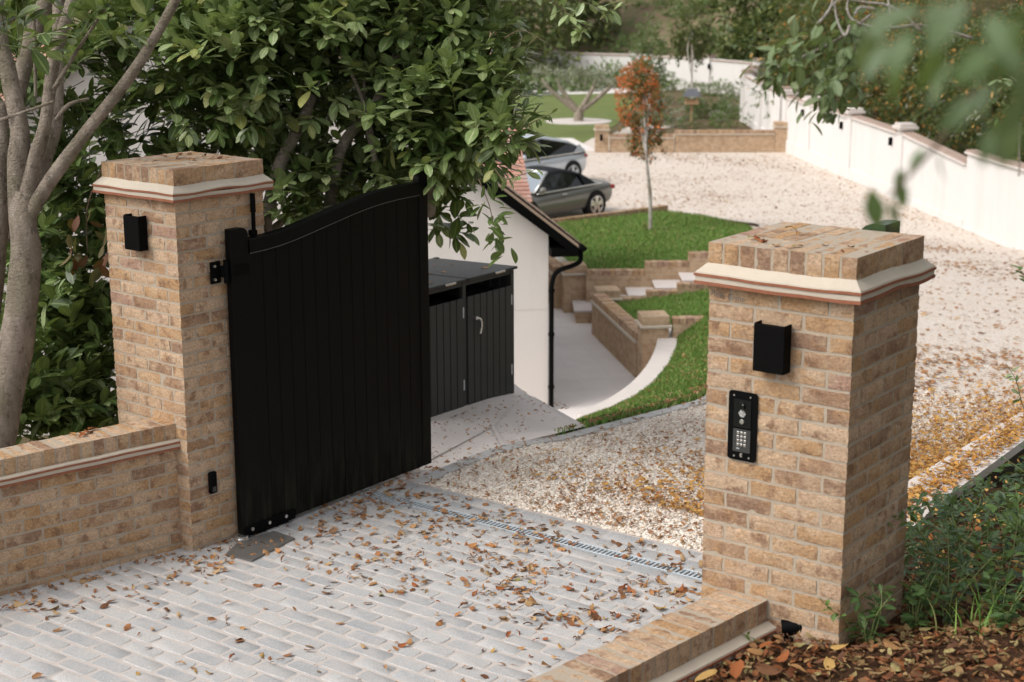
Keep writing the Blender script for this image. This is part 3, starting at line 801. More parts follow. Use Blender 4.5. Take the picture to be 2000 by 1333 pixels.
pv = b.build('paving', M['sett'], None, True, 35); tag(pv, kind='structure')
# jointing bed
g = MB(); nx, ny = 120, 120
vs = []
for j in range(ny+1):
    for i in range(nx+1):
        x = -5.2+5.0*i/nx; y = -2.9+5.0*j/ny
        vs.append((x, y, -.0036+noise.noise(Vector((x*9, y*9, 0)))*.0014+(0 if y < 1.66 or y > 1.80 else -.05)))
g.add(vs, [(j*(nx+1)+i, j*(nx+1)+i+1, (j+1)*(nx+1)+i+1, (j+1)*(nx+1)+i) for j in range(ny) for i in range(nx)])
tag(g.build('paving_joints', M['joint'], None, True), kind='structure')
# drain
dr = empty('channel_drain', (-4.1, 1.73, 0), 0, 'galvanised slotted drain grating running across the drive', 'drain')
for y_ in (-.046, .040): b = MB(); b.bbox((-.2, y_, -.02), (3.4, y_+.006, .004), .001); b.build('frame', M['steel'], dr)
b = MB(); x = -.18
while x < 3.38: b.bbox((x, -.0395, -.012), (x+.014, .0395, .001), .001); x += .030
b.build('grating', M['steel'], dr)
b = MB(); b.box((-.2, -.06, -.12), (3.4, .06, -.05)); b.build('channel', simple('drain_shadow', (.03, .03, .03)), dr)

# ================================================================= GROUND
BASE = -3.41
g = MB(); g.add([(-260, -60, BASE-.012), (160, -60, BASE-.012), (160, 330, BASE-.012), (-260, 330, BASE-.012)], [(0, 1, 2, 3)])
tag(g.build('ground', M['bed']), kind='structure')
def gz(y):                # height of the drive
    if y <= 2.6: return 0.0
    t = y-2.6
    return -min(3.4, .112*t*min(1, t/1.2) if t < 1.2 else .112*t)
EL = [(-4.05, 2.07), (-4.10, 3.2), (-4.17, 4.3), (-4.30, 6.4), (-5.6, 10), (-8.6, 16), (-12.6, 24), (-17.5, 32.2), (-20.9, 33.4)]
ER = [(-.45, 2.07), (-.9, 3.0), (-.95, 9), (0, 12), (2.5, 16), (3.5, 24), (2, 32), (2, 33.4)]
def interp(L_, y):
    for (xa, ya), (xb, yb) in zip(L_, L_[1:]):
        if y <= yb: return xa+(xb-xa)*(y-ya)/(yb-ya)
    return L_[-1][0]
ysd = [2.07+i*.12 for i in range(45)]+[7.5+i*.5 for i in range(53)]
ysd = [y for y in ysd if y < 33.4]+[33.4]
g = MB(); vs = []; nx = 40
for y in ysd:
    xl, xr = interp(EL, y), interp(ER, y)
    for i in range(nx+1):
        x = xl+(xr-xl)*i/nx; vs.append((x, y, gz(y)-.004+.012*noise.noise(Vector((x*2.2, y*2.2, 3)))*(0 if y < 2.2 else 1)))
g.add(vs, [(j*(nx+1)+i, j*(nx+1)+i+1, (j+1)*(nx+1)+i+1, (j+1)*(nx+1)+i) for j in range(len(ysd)-1) for i in range(nx)])
tag(g.build('gravel_drive', M['gravel'], None, True), kind='structure')
g = MB(); g.add([(-34, 26, BASE+.004), (10, 26, BASE+.004), (10, 52, BASE+.004), (-34, 52, BASE+.004)], [(0, 1, 2, 3)])
tag(g.build('gravel_court', mat_gravel('court_gravel', 24)), kind='structure')
# near loose pebbles as real stones
rg = np.random.default_rng(3)
def ico():
    t = (1+5**.5)/2
    v = np.array([(-1, t, 0), (1, t, 0), (-1, -t, 0), (1, -t, 0), (0, -1, t), (0, 1, t), (0, -1, -t), (0, 1, -t), (t, 0, -1), (t, 0, 1), (-t, 0, -1), (-t, 0, 1)], float)
    v /= np.linalg.norm(v[0])
    f = np.array([(0, 11, 5), (0, 5, 1), (0, 1, 7), (0, 7, 10), (0, 10, 11), (1, 5, 9), (5, 11, 4), (11, 10, 2), (10, 7, 6), (7, 1, 8), (3, 9, 4), (3, 4, 2), (3, 2, 6), (3, 6, 8), (3, 8, 9), (4, 9, 5), (2, 4, 11), (6, 2, 10), (8, 6, 7), (9, 8, 1)])
    return v, f, np.zeros((12, 2))
n = 30000
yy = 2.09+(rg.random(n)**1.45)*7.0
xl = np.array([interp(EL, y) for y in yy]); xr = np.array([min(-.95, interp(ER, y)) for y in yy])
xx = xl+(xr-xl)*rg.random(n)
zz = np.array([gz(y) for y in yy])+rg.uniform(-.006, .003, n)
a = rg.uniform(0, 6.28, n); tilt = rg.normal(0, .35, n)
dirs = np.stack([np.cos(a), np.sin(a), tilt], 1); ups = np.stack([rg.normal(0, .3, n), rg.normal(0, .3, n), np.ones(n)], 1)
sz = rg.uniform(.0075, .0165, n)[:, None]*np.stack([rg.uniform(.7, 1.1, n), rg.uniform(.9, 1.5, n), rg.uniform(.5, .8, n)], 1)
peb = scatter_mesh('gravel', ico(), np.stack([xx, yy, zz], 1), frames(dirs, ups), sz, M['pebble'], smooth=True)
tag(peb, 'loose pale pebbles covering the drive behind the drain', 'gravel', kind='stuff')
# granite edging strip along the drive's left edge
b = MB(); y = 2.08; k = 0
while y < 9.5:
    l = .30; xa, xb = interp(EL, y), interp(EL, y+l)
    z0, z1 = gz(y), gz(y+l)
    vs = [(xa-.05, y+.004, z0+.012), (xa+.06, y+.004, z0+.012), (xb+.06, y+l-.004, z1+.012), (xb-.05, y+l-.004, z1+.012)]
    b.add(vs+[(x_, y_, z_-.1) for x_, y_, z_ in vs], [(0, 1, 2, 3), (0, 4, 5, 1), (1, 5, 6, 2), (2, 6, 7, 3), (3, 7, 4, 0)]); y += l
tag(b.build('edging', simple('pale_granite', (.50, .485, .47), .9, 0, .2, .2, 90, .002)), kind='structure')
# sandstone apron, folded, under the bin store
b = MB()
P0 = (-4.10, 2.07, .002); P1 = (-4.14, 3.15, -.02); P2 = (-4.24, 4.38, -.175); P3 = (-5.30, 5.05, -.23); P4 = (-6.6, 6.0, -.25); P5 = (-6.6, 2.3, -.2); P6 = (-5.2, 2.07, -.04); P7 = (-4.30, 2.07, .002)
Pm = (-4.78, 3.85, -.145)
b.add([P0, P1, P2, P3, P4, P5, P6, P7, Pm], [(0, 1, 8, 7), (1, 2, 8), (2, 3, 8), (8, 3, 4, 5), (7, 8, 5, 6)])
lo = [(x, y, -3.5) for x, y, z in (P2, P3, P4)]
b.add([P2, P3, P4]+lo, [(0, 3, 4, 1), (1, 4, 5, 2)])
tag(b.build('apron', M['slab']), kind='structure')
b = MB()      # pale edge course
def strip(mb, p, q, wdt, z):
    p, q = Vector(p), Vector(q); d = (q-p).normalized(); n_ = Vector((-d.y, d.x, 0))*wdt/2; up_ = Vector((0, 0, z))
    mb.add([p-n_+up_, q-n_+up_, q+n_+up_, p+n_+up_], [(0, 1, 2, 3)])
strip(b, Vector(P2)+Vector((-.03, -.06, 0)), Vector(P3)+Vector((.05, -.09, 0)), .13, .004)
strip(b, Vector(P7)+Vector((.03, .1, 0)), Vector(Pm), .035, .006); strip(b, Vector(Pm), Vector(P3)+Vector((0, -.12, 0)), .035, .007); strip(b, Vector(P1), Vector(Pm), .03, .009)
tag(b.build('apron_edge', M['white_stone']), kind='structure')
# sloping ground behind the left wall
g = MB(); vs = []; nx, ny = 40, 50
for j in range(ny+1):
    for i in range(nx+1):
        x = -4.9-9*i/nx; y = -6+9.5*j/ny
        d = max(0, -4.9-x); z = max(-3.45, -.75-.62*d)+.08*noise.noise(Vector((x, y, 1)))
        if y > 1.0: z = min(z, -.28)
        vs.append((x, y, z))
g.add(vs, [(j*(nx+1)+i, (j+1)*(nx+1)+i, (j+1)*(nx+1)+i+1, j*(nx+1)+i+1) for j in range(ny) for i in range(nx)])
tag(g.build('garden_slope', M['soil'], None, True), kind='structure')

# ---- lower path, lawns
g = MB(); g.add([(-9, 8, -3.395), (-7, 14, -3.395), (-12.5, 22, -3.395), (-20, 27, -3.395), (-26, 22, -3.395), (-11, 6, -3.395)], [(0, 1, 2, 3, 4, 5)])
tag(g.build('path', M['path']), kind='structure')
def poly_fill(name, pts, mat, kind='structure', dz=0.0, sub=0):
    b = MB(); n = len(pts); b.add([(x, y, z+dz) for x, y, z in pts], [tuple(range(n))]); o = b.build(name, mat); tag(o, kind=kind); return o
# front bank lawn: ruled surface between the curved coping and the drive edge
CP = [(-9.336, 11.719, -2.600), (-9.361, 12.359, -2.600), (-9.492, 13.095, -2.600), (-9.726, 13.881, -2.600), (-10.091, 14.800, -2.600), (-10.602, 15.842, -2.600), (-11.267, 17.002, -2.600)]   # inner edge
CO = [(-9.066, 11.473, -2.600), (-9.039, 12.131, -2.600), (-9.114, 12.846, -2.600), (-9.330, 13.722, -2.600), (-9.715, 14.749, -2.600), (-10.240, 15.883, -2.600), (-11.019, 17.183, -2.600)]   # outer edge
def edgep(y): return (interp(EL, y)-.05, y, gz(y)+.005)
ed = [edgep(y) for y in (3.9, 5.0, 6.4, 8.5, 11, 14, 17)]
g = MB(); vs = []; m_ = 24
for k, (c0, e0) in enumerate(zip(CO, ed)):
    for i in range(m_+1):
        t = i/m_; x = c0[0]+(e0[0]-c0[0])*t; y = c0[1]+(e0[1]-c0[1])*t; z = c0[2]+(e0[2]-c0[2])*(t**(.95+.012*k**3))
        vs.append((x, y, z+.03*noise.noise(Vector((x*.7, y*.7, 0)))*math.sin(math.pi*t)))
g.add(vs, [(k*(m_+1)+i, k*(m_+1)+i+1, (k+1)*(m_+1)+i+1, (k+1)*(m_+1)+i) for k in range(len(CO)-1) for i in range(m_)])
LAWN1 = (list(CO), list(ed))
tag(g.build('lawn', M['lawn'], None, True), kind='structure')
# curved retaining wall with pale coping
cw = empty('curved_wall', (CP[3][0], CP[3][1], -3.4), 0, 'curved retaining wall with broad pale stone coping between path and grass bank', 'wall')
def smooth_pts(P, sub=6):
    P = [Vector(p) for p in P]; Q = []
    for i in range(len(P)-1):
        p0, p1, p2, p3 = P[max(0, i-1)], P[i], P[i+1], P[min(len(P)-1, i+2)]
        for k in range(sub):
            t = k/sub; Q.append(.5*((2*p1)+(p2-p0)*t+(2*p0-5*p1+4*p2-p3)*t*t+(3*p1-p0-3*p2+p3)*t**3))
    return Q+[P[-1]]
def slabcurve(name, A, B, z1, z0, mat, parent, o):
    b = MB(); n = len(A); vs = []
    for p, q_ in zip(A, B): vs += [(p[0]-o[0], p[1]-o[1], z1-o[2]), (q_[0]-o[0], q_[1]-o[1], z1-o[2]), (q_[0]-o[0], q_[1]-o[1], z0-o[2]), (p[0]-o[0], p[1]-o[1], z0-o[2])]
    fs = [(4*i+k, 4*i+(k+1) % 4, 4*(i+1)+(k+1) % 4, 4*(i+1)+k) for i in range(n-1) for k in range(4)]+[(0, 1, 2, 3), (4*n-1, 4*n-2, 4*n-3, 4*n-4)]
    b.add(vs, fs); return b.build(name, mat, parent)
cpA, cpB = smooth_pts(CP), smooth_pts(CO)
slabcurve('coping', cpA, cpB, -2.58, -2.66, M['white_stone'], cw, cw.location)
mid = [a.lerp(c_, .2) for a, c_ in zip(cpA, cpB)]
slabcurve('wall_body', mid, cpB, -2.66, -3.5, M['brick_dark'], cw, cw.location)

def mat_brickwork(name, t=1.0, sc_=1.0):
    m = MT(name)
    c1 = (.46*t, .32*t, .2*t); c2 = (.34*t, .22*t, .13*t)
    bt = m.n('ShaderNodeTexBrick', {'Vector': m.uv(), 'Color1': c1, 'Color2': c2, 'Mortar': (.42, .36, .28), 'Scale': 1.0, 'Mortar Size': .006, 'Brick Width': .225, 'Row Height': .075, 'Bias': -.1})
    c = m.mix(m.ramp(m.noise(5, 4, .6), [(.4, 0.), (.65, .6)]), bt.outputs[0], (.52*t, .39*t, .27*t))
    c = m.mix(m.ramp(m.noise(9, 3, .6, v=m.map((1, 1, 1), (3, 3, 3))), [(.5, 0.), (.7, .6)]), c, (.26*t, .15*t, .09*t))
    return m.fin(c, .92, m.bump(m.noise(40, 4), .004), .2)
M['brickwork'] = mat_brickwork('small_brickwork')
def uvbox(mb_obj):
    """box-project UVs in metres so brick courses run level"""
    me = mb_obj.data; ul = me.uv_layers.new(name='UVMap')
    for p in me.polygons:
        n = p.normal
        for li in p.loop_indices:
            v = me.vertices[me.loops[li].vertex_index].co
            if abs(n.z) > .7: uv_ = (v.x, v.y)
            else:
                h = Vector((n.y, -n.x)); h = h.normalized() if h.length > 0 else Vector((1, 0)); uv_ = (v.x*h.x+v.y*h.y, v.z)
            ul.data[li].uv = uv_
    return mb_obj
def seg_box(mb, a, b_, d0, d1, z0, z1):
    """wall piece along a->b; offsets d0..d1 to the right of a->b"""
    a, b_ = Vector((a[0], a[1], 0)), Vector((b_[0], b_[1], 0)); u = (b_-a).normalized(); n_ = Vector((u.y, -u.x, 0))
    q = [a+n_*d0, b_+n_*d0, b_+n_*d1, a+n_*d1]
    mb.add([(p.x, p.y, z) for z in (z0, z1) for p in q], [(3, 2, 1, 0)[::-1], (4, 5, 6, 7)[::-1], (0, 1, 5, 4)[::-1], (1, 2, 6, 5)[::-1], (2, 3, 7, 6)[::-1], (3, 0, 4, 7)[::-1]])
def fixn(o):
    import bmesh
    bm = bmesh.new(); bm.from_mesh(o.data); bmesh.ops.recalc_face_normals(bm, faces=bm.faces); bm.to_mesh(o.data); bm.free(); return o
def small_pier(name, c, ang, wd, z0, z1, label, group=None, cat='brick pier'):
    r = empty(name, (c[0], c[1], z0), ang, label, cat, group); h = z1-z0
    b = MB(); b.box((-wd/2, -wd/2, 0), (wd/2, wd/2, h-.21)); uvbox(b.build('shaft', M['brickwork'], r))
    b = MB(); b.bbox((-wd/2-.05, -wd/2-.05, h-.205), (wd/2+.05, wd/2+.05, h-.155), .01); b.build('moulding', M['mortar_white'], r)
    b = MB(); b.bbox((-wd/2-.01, -wd/2-.01, h-.155), (wd/2+.01, wd/2+.01, h), .01); uvbox(b.build('cap', M['brickwork'], r))
    return r
def low_wall(name, a, b_, th, z0, z1, label, mould=True, group=None, side=1):
    r = empty(name, (a[0], a[1], z0), 0, label, 'wall', group); bb = (b_[0]-a[0], b_[1]-a[1]); h = z1-z0
    m0 = MB(); seg_box(m0, (0, 0), bb, 0, th, 0, h-.17 if mould else h-.1); uvbox(fixn(m0.build('wall_body', M['brickwork'], r)))
    if mould: m0 = MB(); seg_box(m0, (0, 0), bb, -.04, th+.04, h-.167, h-.12); fixn(m0.build('moulding', M['mortar_white'], r))
    m0 = MB(); L_ = Vector(bb).length; n_ = max(2, int(L_/.115)); u = Vector(bb)/L_
    for i in range(n_):
        p0, p1 = u*(L_*i/n_), u*(L_*(i+1)/n_-.008); seg_box(m0, p0, p1, .0, th, h-.117 if mould else h-.097, h+.003*((i*7) % 3))
    fixn(m0.build('coping', M['brick_dark'], r))
    return r
PU = (.80, .60)        # direction the garden steps climb
# pier 1 and the walls that meet it
small_pier('garden_pier', (-15.35, 20.35), math.radians(43), .45, -3.4, -2.42, 'brick pier at the corner of the upper lawn, left of the garden steps', 'small brick piers of the garden steps')
low_wall('garden_wall', (-19.5, 24.1), (-15.6, 20.45), .25, -3.4, -2.55, 'brick wall of the upper lawn running back beside the path, close to the white house')
uw = [(-15.05, 20.35), (-14.1, 21.05), (-13.4, 21.57), (-11.9, 22.7)]
for (a, b_), z1, lb in zip(zip(uw, uw[1:]), (-2.5, -2.33, -2.15), ('lowest', 'middle', 'highest')):
    low_wall('stepped_wall', a, b_, .22, -3.4, z1, '%s length of the stepped brick wall holding up the lawn with the small tree' % lb, False, 'stepped walls beside the garden steps')
small_pier('garden_pier', (-13.95, 19.45), math.radians(43), .44, -3.4, -2.62, 'brick pier at the foot of the garden steps, on their near side', 'small brick piers of the garden steps')
lwp = [(-13.75, 19.55), (-13.33, 19.87), (-12.85, 20.22), (-12.35, 20.60), (-11.5, 21.24)]
for (a, b_), z1, lb in zip(zip(lwp, lwp[1:]), (-2.78, -2.64, -2.5, -2.36), ('lowest', 'second lowest', 'second highest', 'highest')):
    low_wall('step_wall', a, b_, .2, -3.4, z1, '%s length of the stepped brick wall on the near side of the garden steps' % lb, False, 'stepped walls beside the garden steps')
st = empty('garden_steps', (-15.16, 19.55, -3.4), math.atan2(PU[1], PU[0]), 'pale stone garden steps climbing right between two stepped brick walls', 'steps')
for i in range(1, 9):
    b = MB(); b.bbox((-.2+i*.53, -.45, -.05), (.38+i*.53, .52, .07+i*.15), .01); t_ = b.build('riser', M['brickwork'], st); uvbox(t_)
    b = MB(); b.bbox((-.24+i*.53, -.46, .072+i*.15), (.32+i*.53, .53, .115+i*.15), .008); b.build('tread', M['white_stone'], st)
low_wall('garden_wall', (-13.7, 19.0), (-11.2, 16.62), .25, -3.4, -2.62, 'brick wall with pale moulding between the path and the small middle lawn')
small_pier('garden_pier', (-10.98, 16.35), math.radians(43), .44, -3.4, -2.2, 'nearest small brick pier, where the curved coping ends', 'small brick piers of the garden steps')
low_wall('garden_wall', (-10.75, 16.55), (-9.2, 17.75), .22, -3.0, -2.25, 'short level brick wall running right from the nearest small pier', False)
poly_fill('middle_lawn', [(-13.9, 19.3, -2.9), (-11.1, 16.6, -2.85), (-8.4, 18.1, -2.35), (-11.2, 21.6, -2.4)], M['lawn'])
LAWN2 = ([(-13.9, 19.3, -2.9), (-11.1, 16.6, -2.85)], [(-11.2, 21.6, -2.4), (-8.4, 18.1, -2.35)])
U0 = [(-19.3, 24.3, -2.62), (-15.4, 20.6, -2.6), (-14.1, 21.2, -2.6), (-11.8, 22.8, -2.35)]
U1 = [(-21.8, 29.3, -3.33), (-20.9, 32.9, -3.36), (-19.5, 32.8, -3.36), (-17.6, 31.9, -3.35)]
g = MB(); vs = []; m_ = 20
for k, (c0, e0) in enumerate(zip(U0, U1)):
    for i in range(m_+1):
        t = i/m_; vs.append((c0[0]+(e0[0]-c0[0])*t, c0[1]+(e0[1]-c0[1])*t, c0[2]+(e0[2]-c0[2])*t))
g.add(vs, [(k*(m_+1)+i, (k+1)*(m_+1)+i, (k+1)*(m_+1)+i+1, k*(m_+1)+i+1)[::-1] for k in range(len(U0)-1) for i in range(m_)])
tag(g.build('upper_lawn', M['lawn'], None, True), kind='structure')
# brick kerb by the cars
low_wall('lawn_kerb', (-22.3, 28.4), (-21.0, 33.1), .2, -3.4, -3.22, 'low brick kerb between the parked dark car and the upper lawn', False)

# grass blades on the near lawns
def ruled(rng_, A, B, n):
    A = np.array(A, float); B = np.array(B, float); k = len(A)-1
    s = rng_.random(n)*k; i = np.minimum(s.astype(int), k-1); f = (s-i)[:, None]; t = rng_.random(n)[:, None]
    a_ = A[i]*(1-f)+A[i+1]*f; b_ = B[i]*(1-f)+B[i+1]*f
    return a_*(1-t)+b_*t
BT = (np.array([(-.5, 0, 0), (.5, 0, 0), (.25, .25, 1), (-.1, .3, 1)], np.float32), np.array([(0, 1, 2, 3)]), np.zeros((4, 2), np.float32))
for nm, A, B, n in (('grass', LAWN1[0], LAWN1[1], 45000), ('grass', LAWN2[0], LAWN2[1], 9000), ('grass', U0, U1, 26000)):
    p = ruled(rg, A, B, n); a = rg.uniform(0, 6.28, n)
    R = frames(np.stack([np.cos(a), np.sin(a), rg.normal(0, .2, n)], 1), np.tile([0, 0, 1.], (n, 1)))
    sz = np.stack([rg.uniform(.012, .022, n), rg.uniform(.04, .09, n), rg.uniform(.035, .07, n)], 1)
    tag(scatter_mesh(nm, BT, p, R, sz, M['blade'], smooth=False), 'short green lawn grass', 'grass', kind='stuff')

# ================================================================= WHITE HOUSE (gable end) 
HR = math.atan2(.72, .69)
house = empty('house', (-11.44, 13.97, -3.4), HR, 'white rendered house with black bargeboard and clay tile roof beyond the bin store', 'house')
GW = 10.4; EZ = 2.87; SL = .79
def rz_(x): return EZ+.10+SL*(-x) if x > -GW/2 else EZ+.10+SL*(x+GW)
b = MB(); b.add([(0, 0, -.1), (0, 0, EZ), (-GW/2, 0, EZ+SL*GW/2), (-GW, 0, EZ), (-GW, 0, -.1), (0, 4.8, -.1), (0, 4.8, EZ), (-GW/2, 4.8, EZ+SL*GW/2), (-GW, 4.8, EZ), (-GW, 4.8, -.1)],
   [(0, 1, 2, 3, 4), (0, 5, 6, 1), (4, 3, 8, 9), (5, 9, 8, 7, 6)])
fixn(b.build('gable_wall', M['render'], house))
# thin plinth groove
b = MB(); b.box((-2.6, -.004, 1.62), (-.0, .001, 1.632)); b.build('render_bead', simple('render_bead', (.60, .57, .54)), house)
def rooftiles(parent, name, mat, P00, U, V, lu, lv, gauge=.1, tw=.165, seed=1, th=.014):
    """P00 lower corner, U along eave, V up slope"""
    rng_ = random.Random(seed); b = MB(); U, V = Vector(U).normalized(), Vector(V).normalized(); N_ = U.cross(V)
    if N_.z < 0: N_ = -N_
    r_ = 0; v = 0
    while v < lv:
        u = -(.5*tw if r_ % 2 else 0)
        while u < lu:
            u0, u1 = max(0, u), min(lu, u+tw-.004)
            if u1-u0 > .02:
                p = Vector(P00); k = rng_.uniform(0, .004)
                a0 = p+U*u0+V*v+N_*(th+.012+k); a1 = p+U*u1+V*v+N_*(th+.012+k)
                c1 = p+U*u1+V*(v+gauge*1.05)+N_*(.010+k); c0 = p+U*u0+V*(v+gauge*1.05)+N_*(.010+k)
                d0, d1 = a0-N_*th, a1-N_*th
                b.add([a0, a1, c1, c0, d0, d1], [(0, 1, 2, 3), (4, 5, 1, 0)])
            u += tw
        v += gauge; r_ += 1
    return b.build(name, mat, parent)
ovf, ove = .28, .42
slope_v = Vector((-1, 0, SL))
roof = MB()
xe = ove; ze = EZ+.14-SL*ove
# roof deck right slope and left slope (thin slab)
for sgn in (1, -1):
    if sgn > 0: e, rd = (xe, ze), (-GW/2, ze+SL*(xe+GW/2))
    else: e, rd = (-GW-xe, ze), (-GW/2, ze+SL*(xe+GW/2))
    vs = [(e[0], -ovf, e[1]), (rd[0], -ovf, rd[1]), (rd[0], 5.2, rd[1]), (e[0], 5.2, e[1])]
    roof.add(vs+[(x, y, z-.05) for x, y, z in vs], [(0, 1, 2, 3), (4, 7, 6, 5), (0, 4, 5, 1), (0, 3, 7, 4), (3, 2, 6, 7), (1, 5, 6, 2)])
rf = fixn(roof.build('roof', M['roof_brown'], house))
rooftiles(rf, 'roof_tiles', M['roof_brown'], (xe+.02, -ovf-.02, ze), (0, 1, 0), (-1, 0, SL), 5.2, 7.0, .1, .165, 3)
# bargeboards and eaves box
b = MB()
L_ = math.hypot(xe+GW/2, SL*(xe+GW/2))
for sgn in (1, -1):
    ex_ = xe if sgn > 0 else -GW-xe; rx = -GW/2; zr = ze+SL*(xe+GW/2)
    for (y0, y1, dz) in ((-ovf+.004, -ovf+.03, .30), (-ovf+.03, -.002, .33)):
        b.add([(ex_, y0, ze-.052), (rx, y0, zr-.052), (rx, y0, zr-.052-dz), (ex_, y0, ze-.052-min(dz, .15)),
               (ex_, y1, ze-.052), (rx, y1, zr-.052), (rx, y1, zr-.052-dz), (ex_, y1, ze-.052-min(dz, .15))],
              [(0, 1, 2, 3), (7, 6, 5, 4), (0, 4, 5, 1), (3, 2, 6, 7), (0, 3, 7, 4), (1, 5, 6, 2)])
b.box((.0, -ovf+.031, ze-.19), (xe-.03, 4.8, ze-.06+.0))
fixn(b.build('bargeboard', M['black_paint'], house))
# gutter and downpipe
b = MB(); prof = [(xe+.07+.06*math.cos(math.radians(a)), ze-.05+.06*math.sin(math.radians(a))) for a in range(180, 361, 20)]
n = len(prof); vs = [(x, -ovf-.02, z) for x, z in prof]+[(x, 4.9, z) for x, z in prof]
b.add(vs, [(i, i+1, n+i+1, n+i) for i in range(n-1)]+[tuple(range(n))]); b.build('gutter', M['black_metal'], house)
b = MB(); b.tube([(xe+.06, -.12, ze-.09), (xe+.06, -.12, ze-.28), (xe-.06, -.10, ze-.36), (.13, -.04, ze-.46), (.05, -.035, ze-.66), (.045, -.035, ze-1.0), (.045, -.035, .3), (.045, -.035, -.02)], .038, 12)
for z in (.35, 1.2, 1.9): b.cyl((.045, -.035, z), (.045, -.035, z+.05), .05, 12)
b.build('downpipe', M['black_metal'], house, True, 40)
# main range behind, its roof slope facing the drive
b = MB(); y0 = 4.75
b.box((-16, y0+.1, -.1), (.28, y0+7, 2.3)); b.build('main_wall', M['render'], house)
rv = Vector((0, 1, .72))
b = MB(); vs = [(.55, y0-.15, 2.63), (.55, y0+3.9, 2.63+.72*4.05), (-16.3, y0+3.9, 2.63+.72*4.05), (-16.3, y0-.15, 2.63)]
b.add(vs+[(x, y, z-.1) for x, y, z in vs], [(0, 1, 2, 3), (4, 7, 6, 5), (0, 4, 5, 1), (0, 3, 7, 4), (3, 2, 6, 7), (1, 5, 6, 2)])
r2 = fixn(b.build('main_roof', M['roof_tile'], house))
rooftiles(r2, 'main_roof_tiles', M['roof_tile'], (.57, y0-.17, 2.63), (-1, 0, 0), (0, 1, .72), 8.0, 4.6, .105, .17, 5)

# ================================================================= BIN STORE
bs = empty('bin_store', (-5.41, 3.63, -.24), 0, 'charcoal slatted double bin store with lids beside the black gate', 'bin store')
BH, BD, HW = 1.12, .86, .667
# floor is lower behind; local: front face x=0, extends -x ; y from 0 to 1.335
for y in (0, HW, 2*HW):
    b = MB(); b.bbox((-.035, y-.022, 0), (.004, y+.022, BH), .003); b.build('front_post', M['charcoal'], bs)
    b = MB(); b.bbox((-BD, y-.022, -.3), (-BD+.04, y+.022, BH+.02), .003); b.build('rear_post', M['charcoal'], bs)
for z0_, z1_ in ((BH-.035, BH), (.03, .06)):
    b = MB(); b.bbox((-.03, .022, z0_), (-.002, 2*HW-.022, z1_), .003); b.build('rail', M['charcoal'], bs)
b = MB()
for y in (-.012, 2*HW-.012):
    for i in range(8): b.bbox((-BD+.05+i*.098, y, .05), (-BD+.05+i*.098+.092, y+.024, BH-.02), .003)
b.bbox((-BD-.01, 0, .0), (-BD, 2*HW, BH), .003)
b.build('side_panels', M['charcoal'], bs)
for k in range(2):
    y0 = k*HW+.028; y1 = (k+1)*HW-.028
    dw = MB(); nb_ = 7; wd = (y1-y0)/nb_
    for i in range(nb_): dw.bbox((.0, y0+i*wd+.004, .055), (.016, y0+(i+1)*wd-.004, BH-.13), .004)
    dw.bbox((-.012, y0, .07), (.001, y1, BH-.15), .001)
    d_ = dw.build('door', M['charcoal'], bs)
    for z in (.2, .82):
        b = MB(); b.bbox((.003, y1+.001, z), (.012, y1+.016, z+.09), .002); b.build('hinge', M['steel'], d_)
    if k == 1:
        b = MB(); b.cyl((.012, y0+.09, .80), (.045, y0+.09, .80), .016, 14); b.tube([(.046, y0+.085, .80), (.05, y0+.135, .78), (.05, y0+.145, .72), (.046, y0+.13, .66)], [.011, .010, .010, .009], 10); b.build('handle', M['bright_steel'], d_, True, 40)
    ld = MB(); T = Matrix.Translation((0, 0, BH+.012))
    ld.bbox((-BD-.02, k*HW-.025+(.0 if k else 0), 0), (.045, (k+1)*HW+.020, .022), .003, T @ Matrix.Rotation(math.radians(-1.5), 4, 'Y'))
    l_ = ld.build('lid', M['charcoal'], bs)
    b = MB(); b.bbox((.047, (k+.55)*HW, BH+.014), (.056, (k+.75)*HW, BH+.032), .002); b.build('lid_catch', M['bright_steel'], l_)
# bins inside
for k in range(2):
    bn = empty('wheelie_bin', (-5.41-.42, 3.63+(k+.5)*HW, -.24), 0, 'dark wheeled bin inside the %s half of the charcoal store' % ('near' if k == 0 else 'far'), 'bin', 'bins in the bin store')
    b = MB(); b.bbox((-.26, -.24, .06), (.26, .24, .92), .03); b.build('bin_body', M['black_metal'], bn)
    b = MB(); b.bbox((-.29, -.26, .92), (.29, .26, .97), .02); b.build('bin_lid', M['black_metal'], bn)

# mailbox-like dark green hood behind the right pillar
M['green_metal'] = simple('dark_green_enamel', (.018, .045, .014), .35, 0, .5, .1, 8, .0003)
mbx = empty('post_box', (-.235, .675, 1.85), 0, 'dark green curved hood showing above the back of the right pillar cap', 'post box')
b = MB(); pr_ = [(-.07, 0), (.055, 0), (.055, .455)]+[(-.0+.07*math.cos(math.radians(a)), .385+.07*math.sin(math.radians(a))) for a in range(90, 181, 15)]
n = len(pr_); vs = [(x, .0, z) for x, z in pr_]+[(x, .16, z) for x, z in pr_]
b.add(vs, [tuple(range(n-1, -1, -1)), tuple(range(n, 2*n))]+[(i, (i+1) % n, n+(i+1) % n, n+i) for i in range(n)])
fixn(b.build('box_body', M['green_metal'], mbx))
b = MB(); b.box((-.05, -.008, .05), (.04, -.001, .2)); b.build('fixing_plate', M['black_metal'], mbx)

